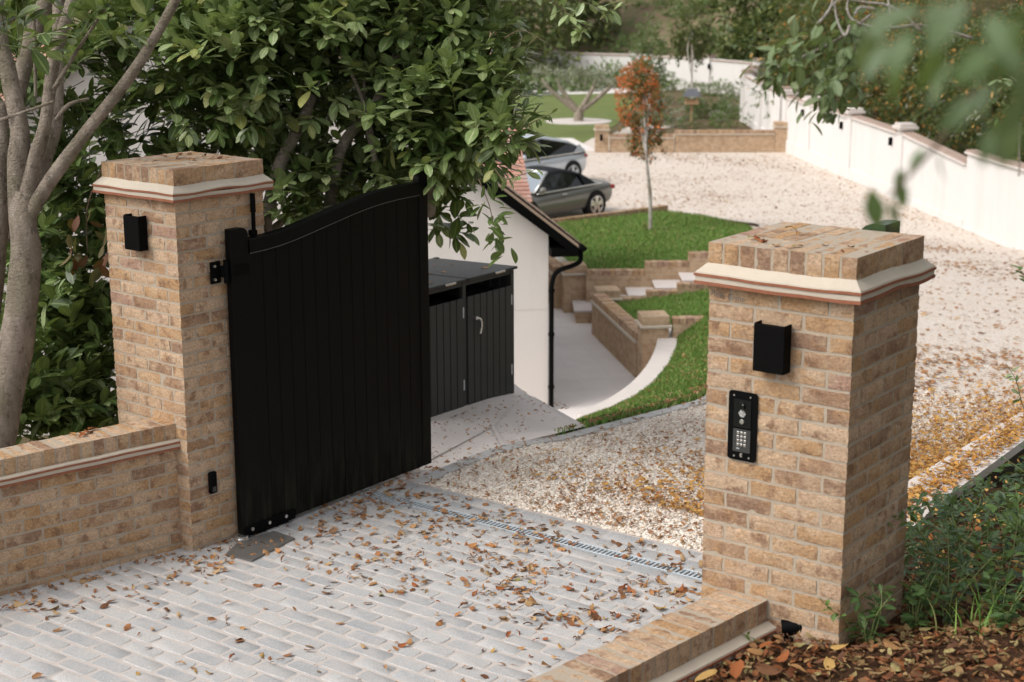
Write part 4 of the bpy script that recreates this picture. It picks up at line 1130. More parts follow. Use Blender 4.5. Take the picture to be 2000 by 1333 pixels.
# ================================================================= CARS
def car(loc, heading, kind, label, paint, roofm):
    """local: +X forward, +Y left, z up; origin on ground below centre of wheelbase"""
    r = empty('parked_car', loc, heading, label, 'car', 'cars parked on the gravel court')
    sv = kind == 'suv'
    L, Wd, Hh = (4.75, .95, 1.62) if sv else (4.72, .90, 1.40)
    belt = 1.02 if sv else .92; wb = 1.42 if sv else 1.38; wr = .37 if sv else .345
    # body lower: loft of sections
    if sv: ST = [(-2.38, .62, .55, .86), (-2.30, .80, .36, 1.00), (-1.95, .92, .28, 1.06), (-1.3, .95, .26, 1.06), (-.4, .95, .25, 1.03), (.5, .95, .25, 1.0), (1.2, .94, .26, .98), (1.8, .91, .27, .92), (2.2, .80, .32, .80), (2.37, .60, .45, .66)]
    else: ST = [(-2.36, .60, .52, .80), (-2.28, .76, .36, .91), (-1.95, .87, .26, .97), (-1.3, .90, .22, .96), (-.4, .89, .20, .92), (.5, .89, .20, .89), (1.2, .89, .21, .86), (1.8, .86, .23, .78), (2.2, .74, .28, .66), (2.36, .55, .40, .56)]
    vs = []; K = 14
    for x, hw, zb_, zt_ in ST:
        sec = []
        for (fy, fz) in ((-.0, 0), (-.82, 0), (-.96, .14), (-1.0, .45), (-.985, .66), (-.93, .86), (-.80, .97), (-.4, 1.0), (0, 1.02), (.4, 1.0), (.80, .97), (.93, .86), (.985, .66), (1.0, .45), (.96, .14), (.82, 0)):
            sec.append((x, fy*hw, zb_+(zt_-zb_)*fz))
        vs += sec
    K = 16
    fs = [(i*K+k, i*K+(k+1) % K, (i+1)*K+(k+1) % K, (i+1)*K+k) for i in range(len(ST)-1) for k in range(K)]+[tuple(range(K)), tuple((len(ST)-1)*K+k for k in range(K-1, -1, -1))]
    b = MB(); b.add(vs, fs); body = fixn(b.build('body', paint, r, True))
    sb = body.modifiers.new('sub', 'SUBSURF'); sb.levels = 2; sb.render_levels = 2
    # wheel arches: dark discs + wheels
    for sx in (-1, 1):
        for sy in (-1, 1):
            a_ = MB(); a_.cyl((sx*wb, sy*(Wd-.22), wr+.01), (sx*wb, sy*(Wd+.004), wr+.01), wr+.055, 28); a_.build('wheel_arch', M['rubber'], body, True, 30)
            w_ = MB(); w_.cyl((sx*wb, sy*(Wd-.20), wr), (sx*wb, sy*(Wd+.012), wr), wr, 32); wh = w_.build('wheel', M['rubber'], r, True, 30)
            rm = MB(); y = sy*(Wd+.018)
            for k in range(5):
                an = 2*math.pi*k/5+.3; d = Vector((math.cos(an), 0, math.sin(an))); t_ = Vector((-math.sin(an), 0, math.cos(an))); c_ = Vector((sx*wb, y, wr))
                q_ = [c_+t_*.045, c_-t_*.045, c_+d*wr*.72-t_*.075, c_+d*wr*.72+t_*.075]
                rm.add([tuple(p) for p in q_]+[(p.x, p.y-sy*.03, p.z) for p in q_], [(0, 1, 2, 3), (4, 5, 6, 7), (0, 4, 5, 1), (1, 5, 6, 2), (2, 6, 7, 3), (3, 7, 4, 0)])
            rm.tube([(sx*wb+math.cos(a)*wr*.72, y-sy*.01, wr+math.sin(a)*wr*.72) for a in np.linspace(0, 2*math.pi, 25)], .018, 6, sub=1, caps=False)
            rm.build('rim', M['bright_steel'] if not sv else M['steel'], wh, True, 40)
    # greenhouse: side glass, windscreen, roof
    if sv: G = dict(x=(-2.15, -1.55, -.2, .35, 1.15), top=(1.12, 1.38, 1.62, 1.60, 1.0), hw=(.74, .66, .66, .66, .80))
    else: G = dict(x=(-1.45, -.95, -.25, .30, 1.02), top=(.97, 1.25, 1.40, 1.37, .90), hw=(.68, .60, .60, .60, .78))
    xs = G['x']; tops = G['top']
    zb_ = belt-.05
    # glass body (slightly inset), then roof shell over it
    vs = []; 
    for x, t_, h_2 in zip(xs, tops, G['hw']):
        bw_ = .86 if sv else .80
        vs += [(x, -bw_, zb_), (x, -h_2, t_-.02), (x, h_2, t_-.02), (x, bw_, zb_)]
    b = MB(); b.add(vs, [(4*i+k, 4*(i+1)+k, 4*(i+1)+k+1, 4*i+k+1) for i in range(4) for k in range(3)])
    fixn(b.build('windows', M['glass_dark'], r))
    # roof shell
    b = MB(); vs = []
    n_ = 9
    rx = np.linspace(xs[0]-.05, xs[3]+.05, 14)
    for x in rx:
        t_ = np.interp(x, xs, tops)+.012; h_2 = np.interp(x, xs, G['hw'])+.03
        for k in range(n_):
            u = -1+2*k/(n_-1); vs.append((x, u*h_2, t_+.03-.05*u*u-(.05 if abs(u) == 1 else 0)))
    b.add(vs, [(i*n_+k, i*n_+k+1, (i+1)*n_+k+1, (i+1)*n_+k) for i in range(len(rx)-1) for k in range(n_-1)])
    rf_ = b.build('soft_top' if not sv else 'roof_panel', roofm, r, True)
    so_ = rf_.modifiers.new('solid', 'SOLIDIFY'); so_.thickness = .02
    # rear quarter of hood fabric (C pillar)
    for sy in (-1, 1):
        b = MB()
        if sv: pp = [(-2.2, .80, 1.0), (-1.55, .84, 1.02), (-1.95, .72, 1.28), (-2.1, .72, 1.12)]
        else: pp = [(-1.52, .74, .93), (-.98, .80, .92), (-.85, .625, 1.30), (-1.22, .63, 1.13)]
        b.add([(x, sy*(y+.012), z) for x, y, z in pp], [(0, 1, 2, 3)]); b.build('rear_quarter', roofm if not sv else paint, r)
        # belt trim
        b = MB(); b.tube([(-1.75 if not sv else -1.9, sy*(.80 if not sv else .86), belt+.01), (-1.2, sy*(.835 if not sv else .885), belt-.005), (.0, sy*(.845 if not sv else .89), belt-.02), (1.0, sy*(.83 if not sv else .87), belt-.045)], .022, 8); b.build('belt_trim', M['bright_steel'], r, True)
        b = MB(); b.tube([(.95, sy*.90, belt+.02), (.93, sy*.98, belt+.07), (.90, sy*1.06, belt+.08)], [.05, .085, .05], 10); b.build('mirror', paint if not sv else paint, r, True)
        b = MB(); b.bbox((-2.35, sy*.60-.13, .70 if not sv else .80), (-2.12, sy*.60+.19 if sy > 0 else sy*.60+.13, .82 if not sv else .93), .04); tl = b.build('tail_light', M['red_glass'], r)
        b = MB(); b.bbox((-.15, sy*(.885 if not sv else .945)-.012, belt-.16), (.05, sy*(.885 if not sv else .945)+.012, belt-.13), .008); b.build('door_handle', M['bright_steel'], r)
    # windscreen with pale surround
    x0, x1 = xs[3]+.04, xs[4]; t0 = tops[3]; hw0, hw1 = G['hw'][3], G['hw'][4]
    b = MB(); b.add([(x0, -hw0, t0), (x0, hw0, t0), (x1, hw1, belt-.03), (x1, -hw1, belt-.03)], [(0, 1, 2, 3)]); o = b.build('windscreen', M['screen_glass'], r)
    o.location = (.02, 0, .015)
    b = MB()
    for a_, c_ in (((x0, -hw0, t0), (x0, hw0, t0)), ((x0, hw0, t0), (x1, hw1, belt-.03)), ((x0, -hw0, t0), (x1, -hw1, belt-.03)), ((x1, -hw1, belt-.03), (x1, hw1, belt-.03))): b.cyl(Vector(a_)+Vector((.02, 0, .02)), Vector(c_)+Vector((.02, 0, .02)), .03, 8)
    b.build('screen_frame', M['bright_steel'] if not sv else paint, r, True)
    return r
M['red_glass'] = simple('red_lens', (.30, .015, .01), .2, 0, .5, .1, 5, 0)
M['screen_glass'] = simple('reflecting_windscreen', (.42, .47, .52), .08, .55, .7, .08, 1, 0)
M['dark_paint'] = simple('dark_grey_paint', (.20, .195, .18), .22, .35, .5, .05, 2, 0)
M['silver_paint'] = simple('silver_paint', (.55, .60, .65), .25, .3, .6, .05, 2, 0)
M['hood'] = simple('grey_fabric_hood', (.014, .015, .018), .85, 0, .3, .2, 40, .001)
ch = math.radians(-90-7)
def place(contact, heading, wbx, wy):
    """origin from the ground point of the rear left wheel"""
    c_, s_ = math.cos(heading), math.sin(heading); lx, ly = -wbx, wy
    return (contact[0]-(c_*lx-s_*ly), contact[1]-(s_*lx+c_*ly), -3.402)
car(place((-21.959, 31.075, -3.400), ch, 1.38, .90), ch, 'cab', 'dark grey convertible with black fabric roof up, parked beside the upper lawn', M['dark_paint'], M['hood'])
car(place((-26.315, 36.224, -3.400), ch, 1.42, .95), ch, 'suv', 'silver car with dark windows parked behind the dark convertible', M['silver_paint'], M['silver_paint'])

# ================================================================= BOUNDARY WALLS
def lantern(loc, rz, label, s=1.0):
    r = empty('wall_lantern', loc, rz, label, 'wall light', 'small black lights on the garden piers')
    b = MB(); b.bbox((-.05*s, -.10*s, 0), (.05*s, 0, .24*s), .008); b.build('housing', M['black_metal'], r); return r
def white_wall(A, B, z0, h, npan, label, seed=0, sidesgn=1, lan=True, step=0.0, hend=None):
    A, B = Vector((A[0], A[1], 0)), Vector((B[0], B[1], 0)); L = (B-A).length; ang = math.atan2((B-A).y, (B-A).x)
    r = empty('boundary_wall', (A.x, A.y, z0), ang, label, 'wall', 'white rendered boundary walls')
    pl_ = L/npan
    for i in range(npan):
        hh = h+(0 if hend is None else (hend-h)*i/max(1, npan-1))
        b = MB(); b.box((i*pl_+.22, -.11, -.3), ((i+1)*pl_-.22, .11, hh-.1)); b.box((i*pl_+.22, -.16, -.3), ((i+1)*pl_-.22, .16, .28)); pn = b.build('panel', M['white_wall'], r)
        b = MB(); b.bbox((i*pl_+.22, -.17, hh-.10), ((i+1)*pl_-.22, .17, hh-.04), .01); b.build('coping', M['coping_pink'], pn)
        b = MB(); b.bbox((i*pl_+.22, -.135, hh-.04), ((i+1)*pl_-.22, .135, hh), .01); b.build('coping_top', M['white_stone'], pn)
    for i in range(npan+1):
        hh = h+(0 if hend is None else (hend-h)*min(i, npan-1)/max(1, npan-1))
        b = MB(); b.box((i*pl_-.23, -.235, -.3), (i*pl_+.23, .235, hh+.10)); p_ = b.build('pier', M['white_wall'], r)
        b = MB(); b.bbox((i*pl_-.29, -.29, hh+.10), (i*pl_+.29, .29, hh+.17), .015); b.bbox((i*pl_-.24, -.24, hh+.17), (i*pl_+.24, .24, hh+.24), .015); b.build('pier_cap', M['coping_pink'], p_)
    return r, ang
W0, W1 = (-4.4, 25.9), (-25.3, 49.1)
rw = empty('boundary_wall', (W0[0], W0[1], -3.4), math.atan2(W1[1]-W0[1], W1[0]-W0[0]), 'long white rendered wall with piers along the right of the gravel court', 'wall', 'white rendered boundary walls')
PX = [0, 7.3, 12.6, 17.9, 23.0, 27.9, 31.2]; HT_ = [(2.0, 2.0), (2.1, 2.1), (1.78, 2.08), (2.05, 2.1), (2.08, 2.12), (2.1, 2.1)]; PB = [-.25, -.1, .05, .2, .25, .28]
for i, ((a_, c_), (h0, h1), pb_) in enumerate(zip(zip(PX, PX[1:]), HT_, PB)):
    def wedge(mb, x0, x1, y0, y1, zl, zh0, zh1):
        vs = [(x0, y0, zl[0]), (x1, y0, zl[1]), (x1, y1, zl[1]), (x0, y1, zl[0]), (x0, y0, zh0), (x1, y0, zh1), (x1, y1, zh1), (x0, y1, zh0)]
        mb.add(vs, [(0, 3, 2, 1), (4, 5, 6, 7), (0, 1, 5, 4), (1, 2, 6, 5), (2, 3, 7, 6), (3, 0, 4, 7)])
    b = MB(); wedge(b, a_, c_-.0, -.11, .11, (-.4, -.4), h0-.1, h1-.1); pn = b.build('panel', M['white_wall'], rw)
    b = MB(); wedge(b, a_+.002, c_-.002, -.15, .15, (-.4, -.4), pb_+.16, pb_+.16); b.build('plinth', M['white_wall'], pn)
    b = MB(); wedge(b, a_+.01, c_-.01, -.20, .20, (h0-.10, h1-.10), h0-.05, h1-.05); b.build('coping', M['white_stone'], pn)
    b = MB(); wedge(b, a_+.01, c_-.01, -.16, .16, (h0-.048, h1-.048), h0, h1); b.build('coping_top', M['coping_pink'], pn)
for x_, hh in ((17.9, 2.1), (23.0, 2.12), (27.9, 2.12), (31.2, 2.1)):
    b = MB(); b.box((x_-.24, -.17, -.3), (x_+.24, .17, hh+.02)); p_ = b.build('pier', M['white_wall'], rw)
    b = MB(); b.bbox((x_-.34, -.30, hh+.02), (x_+.34, .30, hh+.12), .015); b.bbox((x_-.26, -.25, hh+.12), (x_+.26, .25, hh+.2), .015); b.build('pier_cap', M['white_stone'], p_)
dW = Vector((W1[0]-W0[0], W1[1]-W0[1], 0)).normalized(); nW = Vector((-dW.y, dW.x, 0)); ang = math.atan2(dW.y, dW.x)
for x_, lb in ((18.7, 'nearest'), (23.8, 'second nearest'), (28.6, 'farthest')):
    lantern(Vector((W0[0], W0[1], -3.4+1.55))+dW*x_+nW*.12, ang+math.pi, 'small black light on the long white wall, the one %s the camera' % {'nearest': 'nearest to', 'second nearest': 'second nearest to', 'farthest': 'farthest from'}[lb])
white_wall((-25.9, 50.0), (-32.3, 58.8), -3.4, 2.1, 2, 'white rendered wall set back behind the low brick wall end')
FW = [(-32.6, 59.2), (-38.564, 71.576, -3.400)[:2], (-42.555, 73.280, -3.400)[:2], (-48.593, 74.995, -3.400)[:2], (-53.868, 74.557, -3.400)[:2], (-58.576, 72.441, -3.400)[:2], (-90.0, 66.0)]
for (a_, c_), n_, lb in zip(zip(FW, FW[1:]), (2, 1, 1, 1, 2, 2), ('running back to the far corner of the garden', 'at the far corner of the garden', 'behind the bird table in the far garden', 'behind the small red-leaved tree, far end of the garden', 'at the far end, near the laurel leaves', 'at the far left, hidden behind the laurel')):
    white_wall(a_, c_, -3.4, 1.85, n_, 'white rendered wall '+lb)
for q_, lb in (((-53.868, 74.557, -3.400), 'left of the olive tree'), ((-42.555, 73.280, -3.400), 'right of the standard tree')):
    lantern((q_[0]+.15, q_[1]-.3, -2.1), 0, 'small black light on the far white wall, '+lb, 1.2)

# low brick wall at the back of the court
BWA, BWB = (-31.1, 44.55), (-25.3, 48.65)
dB = Vector((BWB[0]-BWA[0], BWB[1]-BWA[1], 0)); aB = math.atan2(dB.y, dB.x)
small_pier('court_pier', (BWA[0]+.2, BWA[1]+.25), aB, .52, -3.4, -2.38, 'brick pier with a small black light at the left end of the low court wall', 'brick piers at the back of the court')
small_pier('court_pier', (BWB[0]-.1, BWB[1]+.15), aB, .52, -3.4, -2.28, 'brick pier at the right end of the low court wall by the white wall', 'brick piers at the back of the court')
small_pier('court_pier', (-33.3, 42.9), aB, .52, -3.4, -2.38, 'brick pier behind the silver car, partly hidden by leaves', 'brick piers at the back of the court')
bmid = Vector((BWA[0], BWA[1], 0))+dB*.42
low_wall('court_wall', (BWA[0]+.42, BWA[1]+.45), (bmid.x, bmid.y+.1), .25, -3.4, -2.72, 'lower left stretch of the brick wall at the back of the court')
low_wall('court_wall', (bmid.x+.02, bmid.y+.115), (BWB[0]-.32, BWB[1]-.02), .25, -3.4, -2.58, 'higher right stretch of the brick wall at the back of the court')
lantern((BWA[0]+.35, BWA[1]-.02, -2.95), aB, 'small black light on the brick pier at the back of the court')

# far garden
poly_fill('far_lawn', [(-36.5, 54.5, -3.40), (-33, 46.5, -3.40), (-44, 50, -3.40), (-52, 61, -3.40), (-49, 68, -3.40), (-46, 69.5, -3.40), (-41.5, 64, -3.40)], M['lawn_far'])
poly_fill('far_path', [(-31.2, 44.9, -3.396), (-34.2, 42.5, -3.396), (-38, 46, -3.396), (-34.6, 48.2, -3.396)], M['path'])
poly_fill('terrace', [(-46.0, 70.0, -3.398), (-52.6, 61.6, -3.398), (-60, 68, -3.398), (-52, 75, -3.398), (-45, 73.5, -3.398)], M['path'])
poly_fill('white_gravel_patch', [(-35.5, 54, -3.392), (-34, 50, -3.392), (-32.6, 50.4, -3.392), (-34, 55.5, -3.392)], M['gravel'])

# hill behind
g = MB(); vs = []; nx, ny = 90, 40
for j in range(ny+1):
    for i in range(nx+1):
        u = i/nx; v = j/ny
        # line just behind the walls from far right to far left, pushed back along v
        px_ = [(20, 2), (1, 24), (-8, 35), (-22, 51), (-30, 62), (FW[1][0]+1.2, FW[1][1]+1.2), (FW[2][0]+.5, FW[2][1]+1.5), (FW[4][0], FW[4][1]+1.5), (-95, 68), (-120, 40)]
        s = u*(len(px_)-1); k = min(int(s), len(px_)-2); f = s-k
        bx, by = px_[k][0]*(1-f)+px_[k+1][0]*f, px_[k][1]*(1-f)+px_[k+1][1]*f
        d = v*v*110
        ox, oy = (-.35+.95*(1-u), 1.0)
        ln = math.hypot(ox, oy); x, y = bx+ox/ln*d, by+oy/ln*d
        z = -3.4+.42*d*(.8+.4*noise.noise(Vector((x*.03, y*.03, 0))))+.6*noise.noise(Vector((x*.15, y*.15, 5)))*min(1, d/4)
        if d < .01: z = -3.6
        vs.append((x, y, z))
g.add(vs, [(j*(nx+1)+i, (j+1)*(nx+1)+i, (j+1)*(nx+1)+i+1, j*(nx+1)+i+1) for j in range(ny) for i in range(nx)])
hill = tag(g.build('hill', M['hill'], None, True), kind='structure')
bpy.context.view_layer.update()
def hill_z(x, y):
    ok, p_, _, _ = hill.ray_cast(Vector((x, y, 200)), Vector((0, 0, -1))); return p_.z if ok else -3.4

# ================================================================= TREES AND PLANTS
LT = leaf_template(6, .46, .2, .14, kind='blunt')
LT3 = leaf_template(3, .42, .25, .22)
LO = leaf_template(2, .5, .2, .15, kind='oval')
def crown_points(rng_, blobs, n, shell=.55):
    """points biased to the outside of ellipsoid blobs [(cx,cy,cz,rx,ry,rz,weight)]"""
    w_ = np.array([b_[6] for b_ in blobs], float); w_ /= w_.sum(); k = rng_.choice(len(blobs), n, p=w_)
    B_ = np.array([b_[:6] for b_ in blobs], float)[k]
    d = unit(rng_, n); r = shell+(1-shell)*rng_.random(n)**.6
    r = r*(1+.18*rng_.normal(size=n))
    return B_[:, :3]+d*B_[:, 3:6]*r[:, None], d
def blob_tree(name, base, blobs, n, leafsize, mats, label, cat, group=None, trunk=None, bark='bark_brown', seed=1, per=6, L=.4, mi_w=None, tmpl=None, trr=(.12, .05), extra=None, jit=.5):
    r = empty(name, base, 0, label, cat, group); rng_ = np.random.default_rng(seed); o = np.array(base)
    p, d = crown_points(rng_, blobs, n); d = d+np.array([0, 0, .25]); 
    P, Dd, U, S = shoots(rng_, p-o, d+rng_.normal(size=p.shape)*.5, per, L, leafsize, jit)
    ms = mats if isinstance(mats, list) else [mats]
    mi = None
    if len(ms) > 1: mi = rng_.choice(len(ms), len(P), p=mi_w)
    scatter_mesh('crown', tmpl or LO, P, frames(Dd, U), S, ms, r, mi)
    b = MB()
    if trunk is None:
        cz = np.mean([q_[2] for q_ in blobs]); cx = np.mean([q_[0] for q_ in blobs]); cy = np.mean([q_[1] for q_ in blobs])
        trunk = [(0, 0, -.2), ((cx-o[0])*.3, (cy-o[1])*.3, (cz-o[2])*.5), (cx-o[0], cy-o[1], cz-o[2])]
    b.tube(trunk, np.linspace(trr[0], trr[1], len(trunk)), 10, .1, seed)
    rr = random.Random(seed)
    for q_ in blobs[:8]:
        s_ = Vector(trunk[-2]).lerp(Vector(trunk[-1]), rr.uniform(0, .8)); e_ = Vector(q_[:3])-Vector(base); m_ = s_.lerp(e_, .5)+Vector((rr.uniform(-.2, .2), rr.uniform(-.2, .2), rr.uniform(0, .2)))*(e_-s_).length*.4
        b.tube([s_, m_, e_], [trr[1]*.9, trr[1]*.6, trr[1]*.25], 7, .1, seed)
    b.build('trunk', M[bark], r, True)
    return r

# --- big laurel behind the gate
rl = np.random.default_rng(11)
def laurel(name, base, boxes, seed, label, stems, leaf=.155, frac=(.84, .12, .04), lit=1.0, dens=.85):
    """boxes: (centre, radii, number of shoots)"""
    r = empty(name, base, 0, label, 'laurel'); rng_ = np.random.default_rng(seed); o = np.array(base)
    roots, dirs, outer = [], [], []
    for c_, rad, n in boxes:
        n = max(6, int(n*dens))
        d = unit(rng_, n); rr = rng_.random(n)**.45*(1+.12*rng_.normal(size=n)); p = np.array(c_)+d*np.array(rad)*rr[:, None]
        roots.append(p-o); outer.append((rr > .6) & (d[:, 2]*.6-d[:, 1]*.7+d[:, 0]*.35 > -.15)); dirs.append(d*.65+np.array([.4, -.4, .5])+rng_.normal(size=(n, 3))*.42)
    roots, dirs = np.concatenate(roots), np.concatenate(dirs)
    P, D_, U, S = shoots(rng_, roots, dirs, 8, .22, leaf, .32)
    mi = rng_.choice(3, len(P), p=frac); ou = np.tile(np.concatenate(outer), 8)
    mi = np.where(ou & (rng_.random(len(P)) < .9*lit) & (mi == 0), 1, mi)  # painted light: lit copy on outer upper and front shoots, dark copy inside
    scatter_mesh('crown', LT, P, frames(D_, U), S, [M['laurel'], M['laurel_lit'], M['yellow_leaf']], r, mi)
    # green shoot stems
    b = MB(); idx = rng_.choice(len(roots), min(900, len(roots)), replace=False)
    for i in idx:
        p = Vector(roots[i]); d = Vector(dirs[i]).normalized()
        b.cyl(p-d*.10, p+d*.22, .0035, 5, .002, False)
    tag(b.build('twigs', M['twig'], r, True), kind='stuff')
    b = MB()
    for pts, rad in stems:
        b.tube([Vector(p)-Vector(base) for p in pts], rad, 12, .16, seed+len(pts))
    b.build('trunk', M['bark'], r, True)
    return r
M['twig'] = simple('green_twig', (.16, .20, .07), .6, 0, .3, .3, 20, 0)
mid_boxes = [
 ((-5.495, 2.626, 2.788), (1.0, .8, .62), 300), ((-5.539, 1.824, 2.788), (.55, .5, .42), 140), ((-5.403, 2.142, 3.090), (.7, .6, .35), 150), ((-5.049, 2.905, 3.041), (.7, .6, .4), 150),
 ((-4.617, 2.953, 2.976), (.42, .5, .5), 150), ((-4.471, 2.763, 2.392), (.5, .45, .45), 170), ((-4.226, 2.825, 2.418), (.28, .4, .32), 105), ((-4.378, 3.166, 2.655), (.22, .3, .35), 55),
 ((-5.174, 2.728, 1.879), (.55, .3, .2), 100), ((-5.269, 2.144, 1.881), (.35, .3, .26), 70), ((-4.749, 3.143, 1.773), (.12, .2, .26), 32), ((-4.590, 3.071, 1.997), (.16, .3, .18), 36),
 ((-6.079, 2.555, 2.286), (.6, .5, .5), 90), ((-5.685, 3.363, 2.285), (.9, .5, .6), 130), ((-4.455, 3.211, 3.007), (.2, .3, .35), 36), ((-6.399, 2.219, 1.954), (.5, .4, .5), 60),
 ((-3.884, 2.668, 2.321), (.2, .2, .12), 24)]
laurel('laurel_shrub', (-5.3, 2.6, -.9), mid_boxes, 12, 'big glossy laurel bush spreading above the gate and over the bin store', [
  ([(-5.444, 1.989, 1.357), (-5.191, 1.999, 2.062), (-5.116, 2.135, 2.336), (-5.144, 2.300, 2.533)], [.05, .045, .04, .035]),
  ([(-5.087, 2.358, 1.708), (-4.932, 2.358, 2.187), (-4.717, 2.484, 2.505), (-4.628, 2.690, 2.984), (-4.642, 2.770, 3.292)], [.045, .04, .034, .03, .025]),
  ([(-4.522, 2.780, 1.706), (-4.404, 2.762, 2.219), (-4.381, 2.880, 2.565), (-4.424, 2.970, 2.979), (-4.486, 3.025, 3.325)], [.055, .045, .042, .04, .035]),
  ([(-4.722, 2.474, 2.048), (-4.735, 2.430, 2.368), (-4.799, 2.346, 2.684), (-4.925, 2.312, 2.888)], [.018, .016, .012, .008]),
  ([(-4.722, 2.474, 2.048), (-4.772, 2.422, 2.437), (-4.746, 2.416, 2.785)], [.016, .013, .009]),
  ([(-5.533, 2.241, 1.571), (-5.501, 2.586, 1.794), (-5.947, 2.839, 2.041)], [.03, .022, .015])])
# --- multi-stemmed tree on the left and its foliage
left_boxes = [
 ((-6.318, 1.007, 1.553), (.42, .4, .55), 85), ((-6.063, 0.633, 0.938), (.42, .35, .35), 80), ((-5.754, 0.665, 0.696), (.35, .3, .28), 55), ((-6.272, 1.317, 2.054), (.6, .5, .5), 100),
 ((-6.563, 1.039, 2.724), (.6, .5, .5), 90), ((-6.101, 1.848, 2.556), (.7, .6, .6), 120), ((-4.814, -0.371, 3.077), (.14, .12, .12), 12), ((-4.975, 0.271, 3.054), (.14, .12, .08), 6), ((-6.471, 1.822, 2.975), (.6, .5, .4), 80),
 ((-5.675, 0.139, 0.889), (.22, .2, .14), 12), ((-6.293, 1.313, 1.220), (.3, .3, .5), 50), ((-6.924, 1.087, 1.183), (.4, .3, .5), 60), ((-5.630, 0.359, 0.646), (.42, .25, .2), 70), ((-5.636, 0.086, 0.606), (.3, .2, .16), 36), ((-6.077, 0.905, 1.026), (.4, .3, .3), 60)]
laurel('multi_stemmed_laurel', (-5.55, -.15, -.9), left_boxes, 17, 'grey barked multi-stemmed laurel tree at the far left, behind the low brick wall', [
  ([(-5.330, -0.347, 0.537), (-5.322, -0.219, 0.955), (-5.316, -0.092, 1.372), (-5.331, -0.007, 1.700), (-5.377, 0.029, 1.939), (-5.373, 0.076, 2.088)], [.12, .105, .098, .09, .085, .072]),
  ([(-5.644, -0.165, 1.087), (-5.670, -0.023, 1.635), (-5.683, 0.074, 2.000), (-5.742, 0.119, 2.305)], [.1, .09, .08, .07]),
  ([(-5.359, 0.042, 1.939), (-5.192, 0.113, 2.190), (-4.988, 0.216, 2.460), (-4.747, 0.361, 2.778), (-4.538, 0.491, 3.127), (-4.395, 0.532, 3.342)], [.046, .042, .037, .033, .029, .026]),
  ([(-5.373, 0.040, 1.969), (-5.376, 0.117, 2.238), (-5.307, 0.184, 2.511), (-5.271, 0.252, 2.870), (-5.237, 0.381, 3.224), (-5.229, 0.422, 3.342)], [.07, .044, .038, .036, .034, .033]),
  ([(-5.440, 0.114, 1.954), (-5.499, 0.274, 2.213), (-5.470, 0.367, 2.457), (-5.591, 0.520, 2.847), (-5.643, 0.607, 3.278)], [.06, .05, .045, .04, .036]),
  ([(-5.435, 0.056, 1.962), (-5.449, 0.071, 2.268), (-5.466, 0.115, 2.462), (-5.558, 0.138, 2.775), (-5.626, 0.148, 2.984), (-5.697, 0.183, 3.283)], [.075, .062, .058, .05, .046, .044]),
  ([(-5.850, 0.380, 2.594), (-5.832, 0.475, 2.873), (-5.782, 0.612, 3.215), (-5.774, 0.655, 3.339)], [.055, .05, .048, .045]),
  ([(-5.245, 0.085, 2.671), (-5.244, 0.100, 2.936), (-5.238, 0.108, 3.170)], [.010, .010, .008]),
  ([(-5.209, 0.188, 2.711), (-5.089, 0.279, 2.933), (-4.935, 0.318, 3.111), (-4.879, 0.402, 3.255)], [.014, .011, .009, .007]),
  ([(-5.309, -0.127, 2.549), (-5.175, -0.009, 2.607), (-5.072, 0.082, 2.655)], [.010, .009, .008]),
  ([(-5.381, 0.322, 2.511), (-5.331, 0.385, 2.602), (-5.237, 0.466, 2.638)], [.014, .012, .009]),
  ([(-6.254, 0.614, 0.484), (-5.912, 0.658, 0.638), (-5.486, 0.716, 0.623)], [.03, .03, .028]),
  ([(-5.734, 0.220, 1.754), (-5.858, 0.255, 2.189), (-5.927, 0.322, 2.594)], [.06, .055, .05])], frac=(.93, .06, .01), lit=.15)
# withered leaves beside the left pillar
rb = np.random.default_rng(5)
c_ = np.array((-5.687, 0.753, 1.702)); n = 26; d = unit(rb, n); p = c_+d*np.array((.14, .12, .22))
dl = np.stack([rb.normal(0, .5, n), rb.normal(0, .5, n), -1+rb.normal(0, .4, n)], 1)
wb = empty('withered_branch', tuple(c_-np.array([0, 0, .3])), 0, 'clump of withered red-brown laurel leaves left of the tall pillar', 'dead branch')
scatter_mesh('leaves', LT, p-np.array(wb.location), frames(dl, unit(rb, n)), rb.uniform(.09, .14, n), M['brown_leaf'], wb)
b = MB(); b.tube([(.05, .1, .75), (0, 0, .5), (-.03, 0, .2)], [.006, .005, .003], 6); b.build('stem', M['bark_brown'], wb)

# --- hanging sprigs near the top centre
def sprig(name, pts, leaf, nleaf, mat, label, cat, seed, rad=.004, bark='bark_brown', droop=-.2, tmpl=None, side=1.0, sca=0.0):
    """a twig with leaves along it"""
    o = Vector(pts[0]); r = empty(name, o, 0, label, cat); rng_ = np.random.default_rng(seed)
    P_ = smooth_pts([Vector(p)-o for p in pts], 8); b = MB(); b.tube([Vector(p)-o for p in pts], np.linspace(rad, rad*.45, len(pts)), 7); b.build('twig', M[bark], r, True)
    pos, dd, uu, ss = [], [], [], []
    for i in range(nleaf):
        t = (i+.5)/nleaf*.85+.15; k = min(int(t*(len(P_)-1)), len(P_)-2); p = P_[k].lerp(P_[k+1], t*(len(P_)-1)-k); d = (P_[k+1]-P_[k]).normalized()
        v = unit(rng_, 1)[0]; dv = np.array(d)*.6+v*side+np.array([0, 0, droop]); pos.append(np.array(p)+rng_.normal(size=3)*sca*(.4+.6*math.sin(math.pi*t))); dd.append(dv); uu.append(np.array([0, 0, 1.])+rng_.normal(size=3)*.35); ss.append(leaf*rng_.uniform(.7, 1.15))
    scatter_mesh('leaves', tmpl or LT, np.array(pos), frames(np.array(dd), np.array(uu)), np.array(ss), mat if isinstance(mat, list) else [mat], r)
    return r
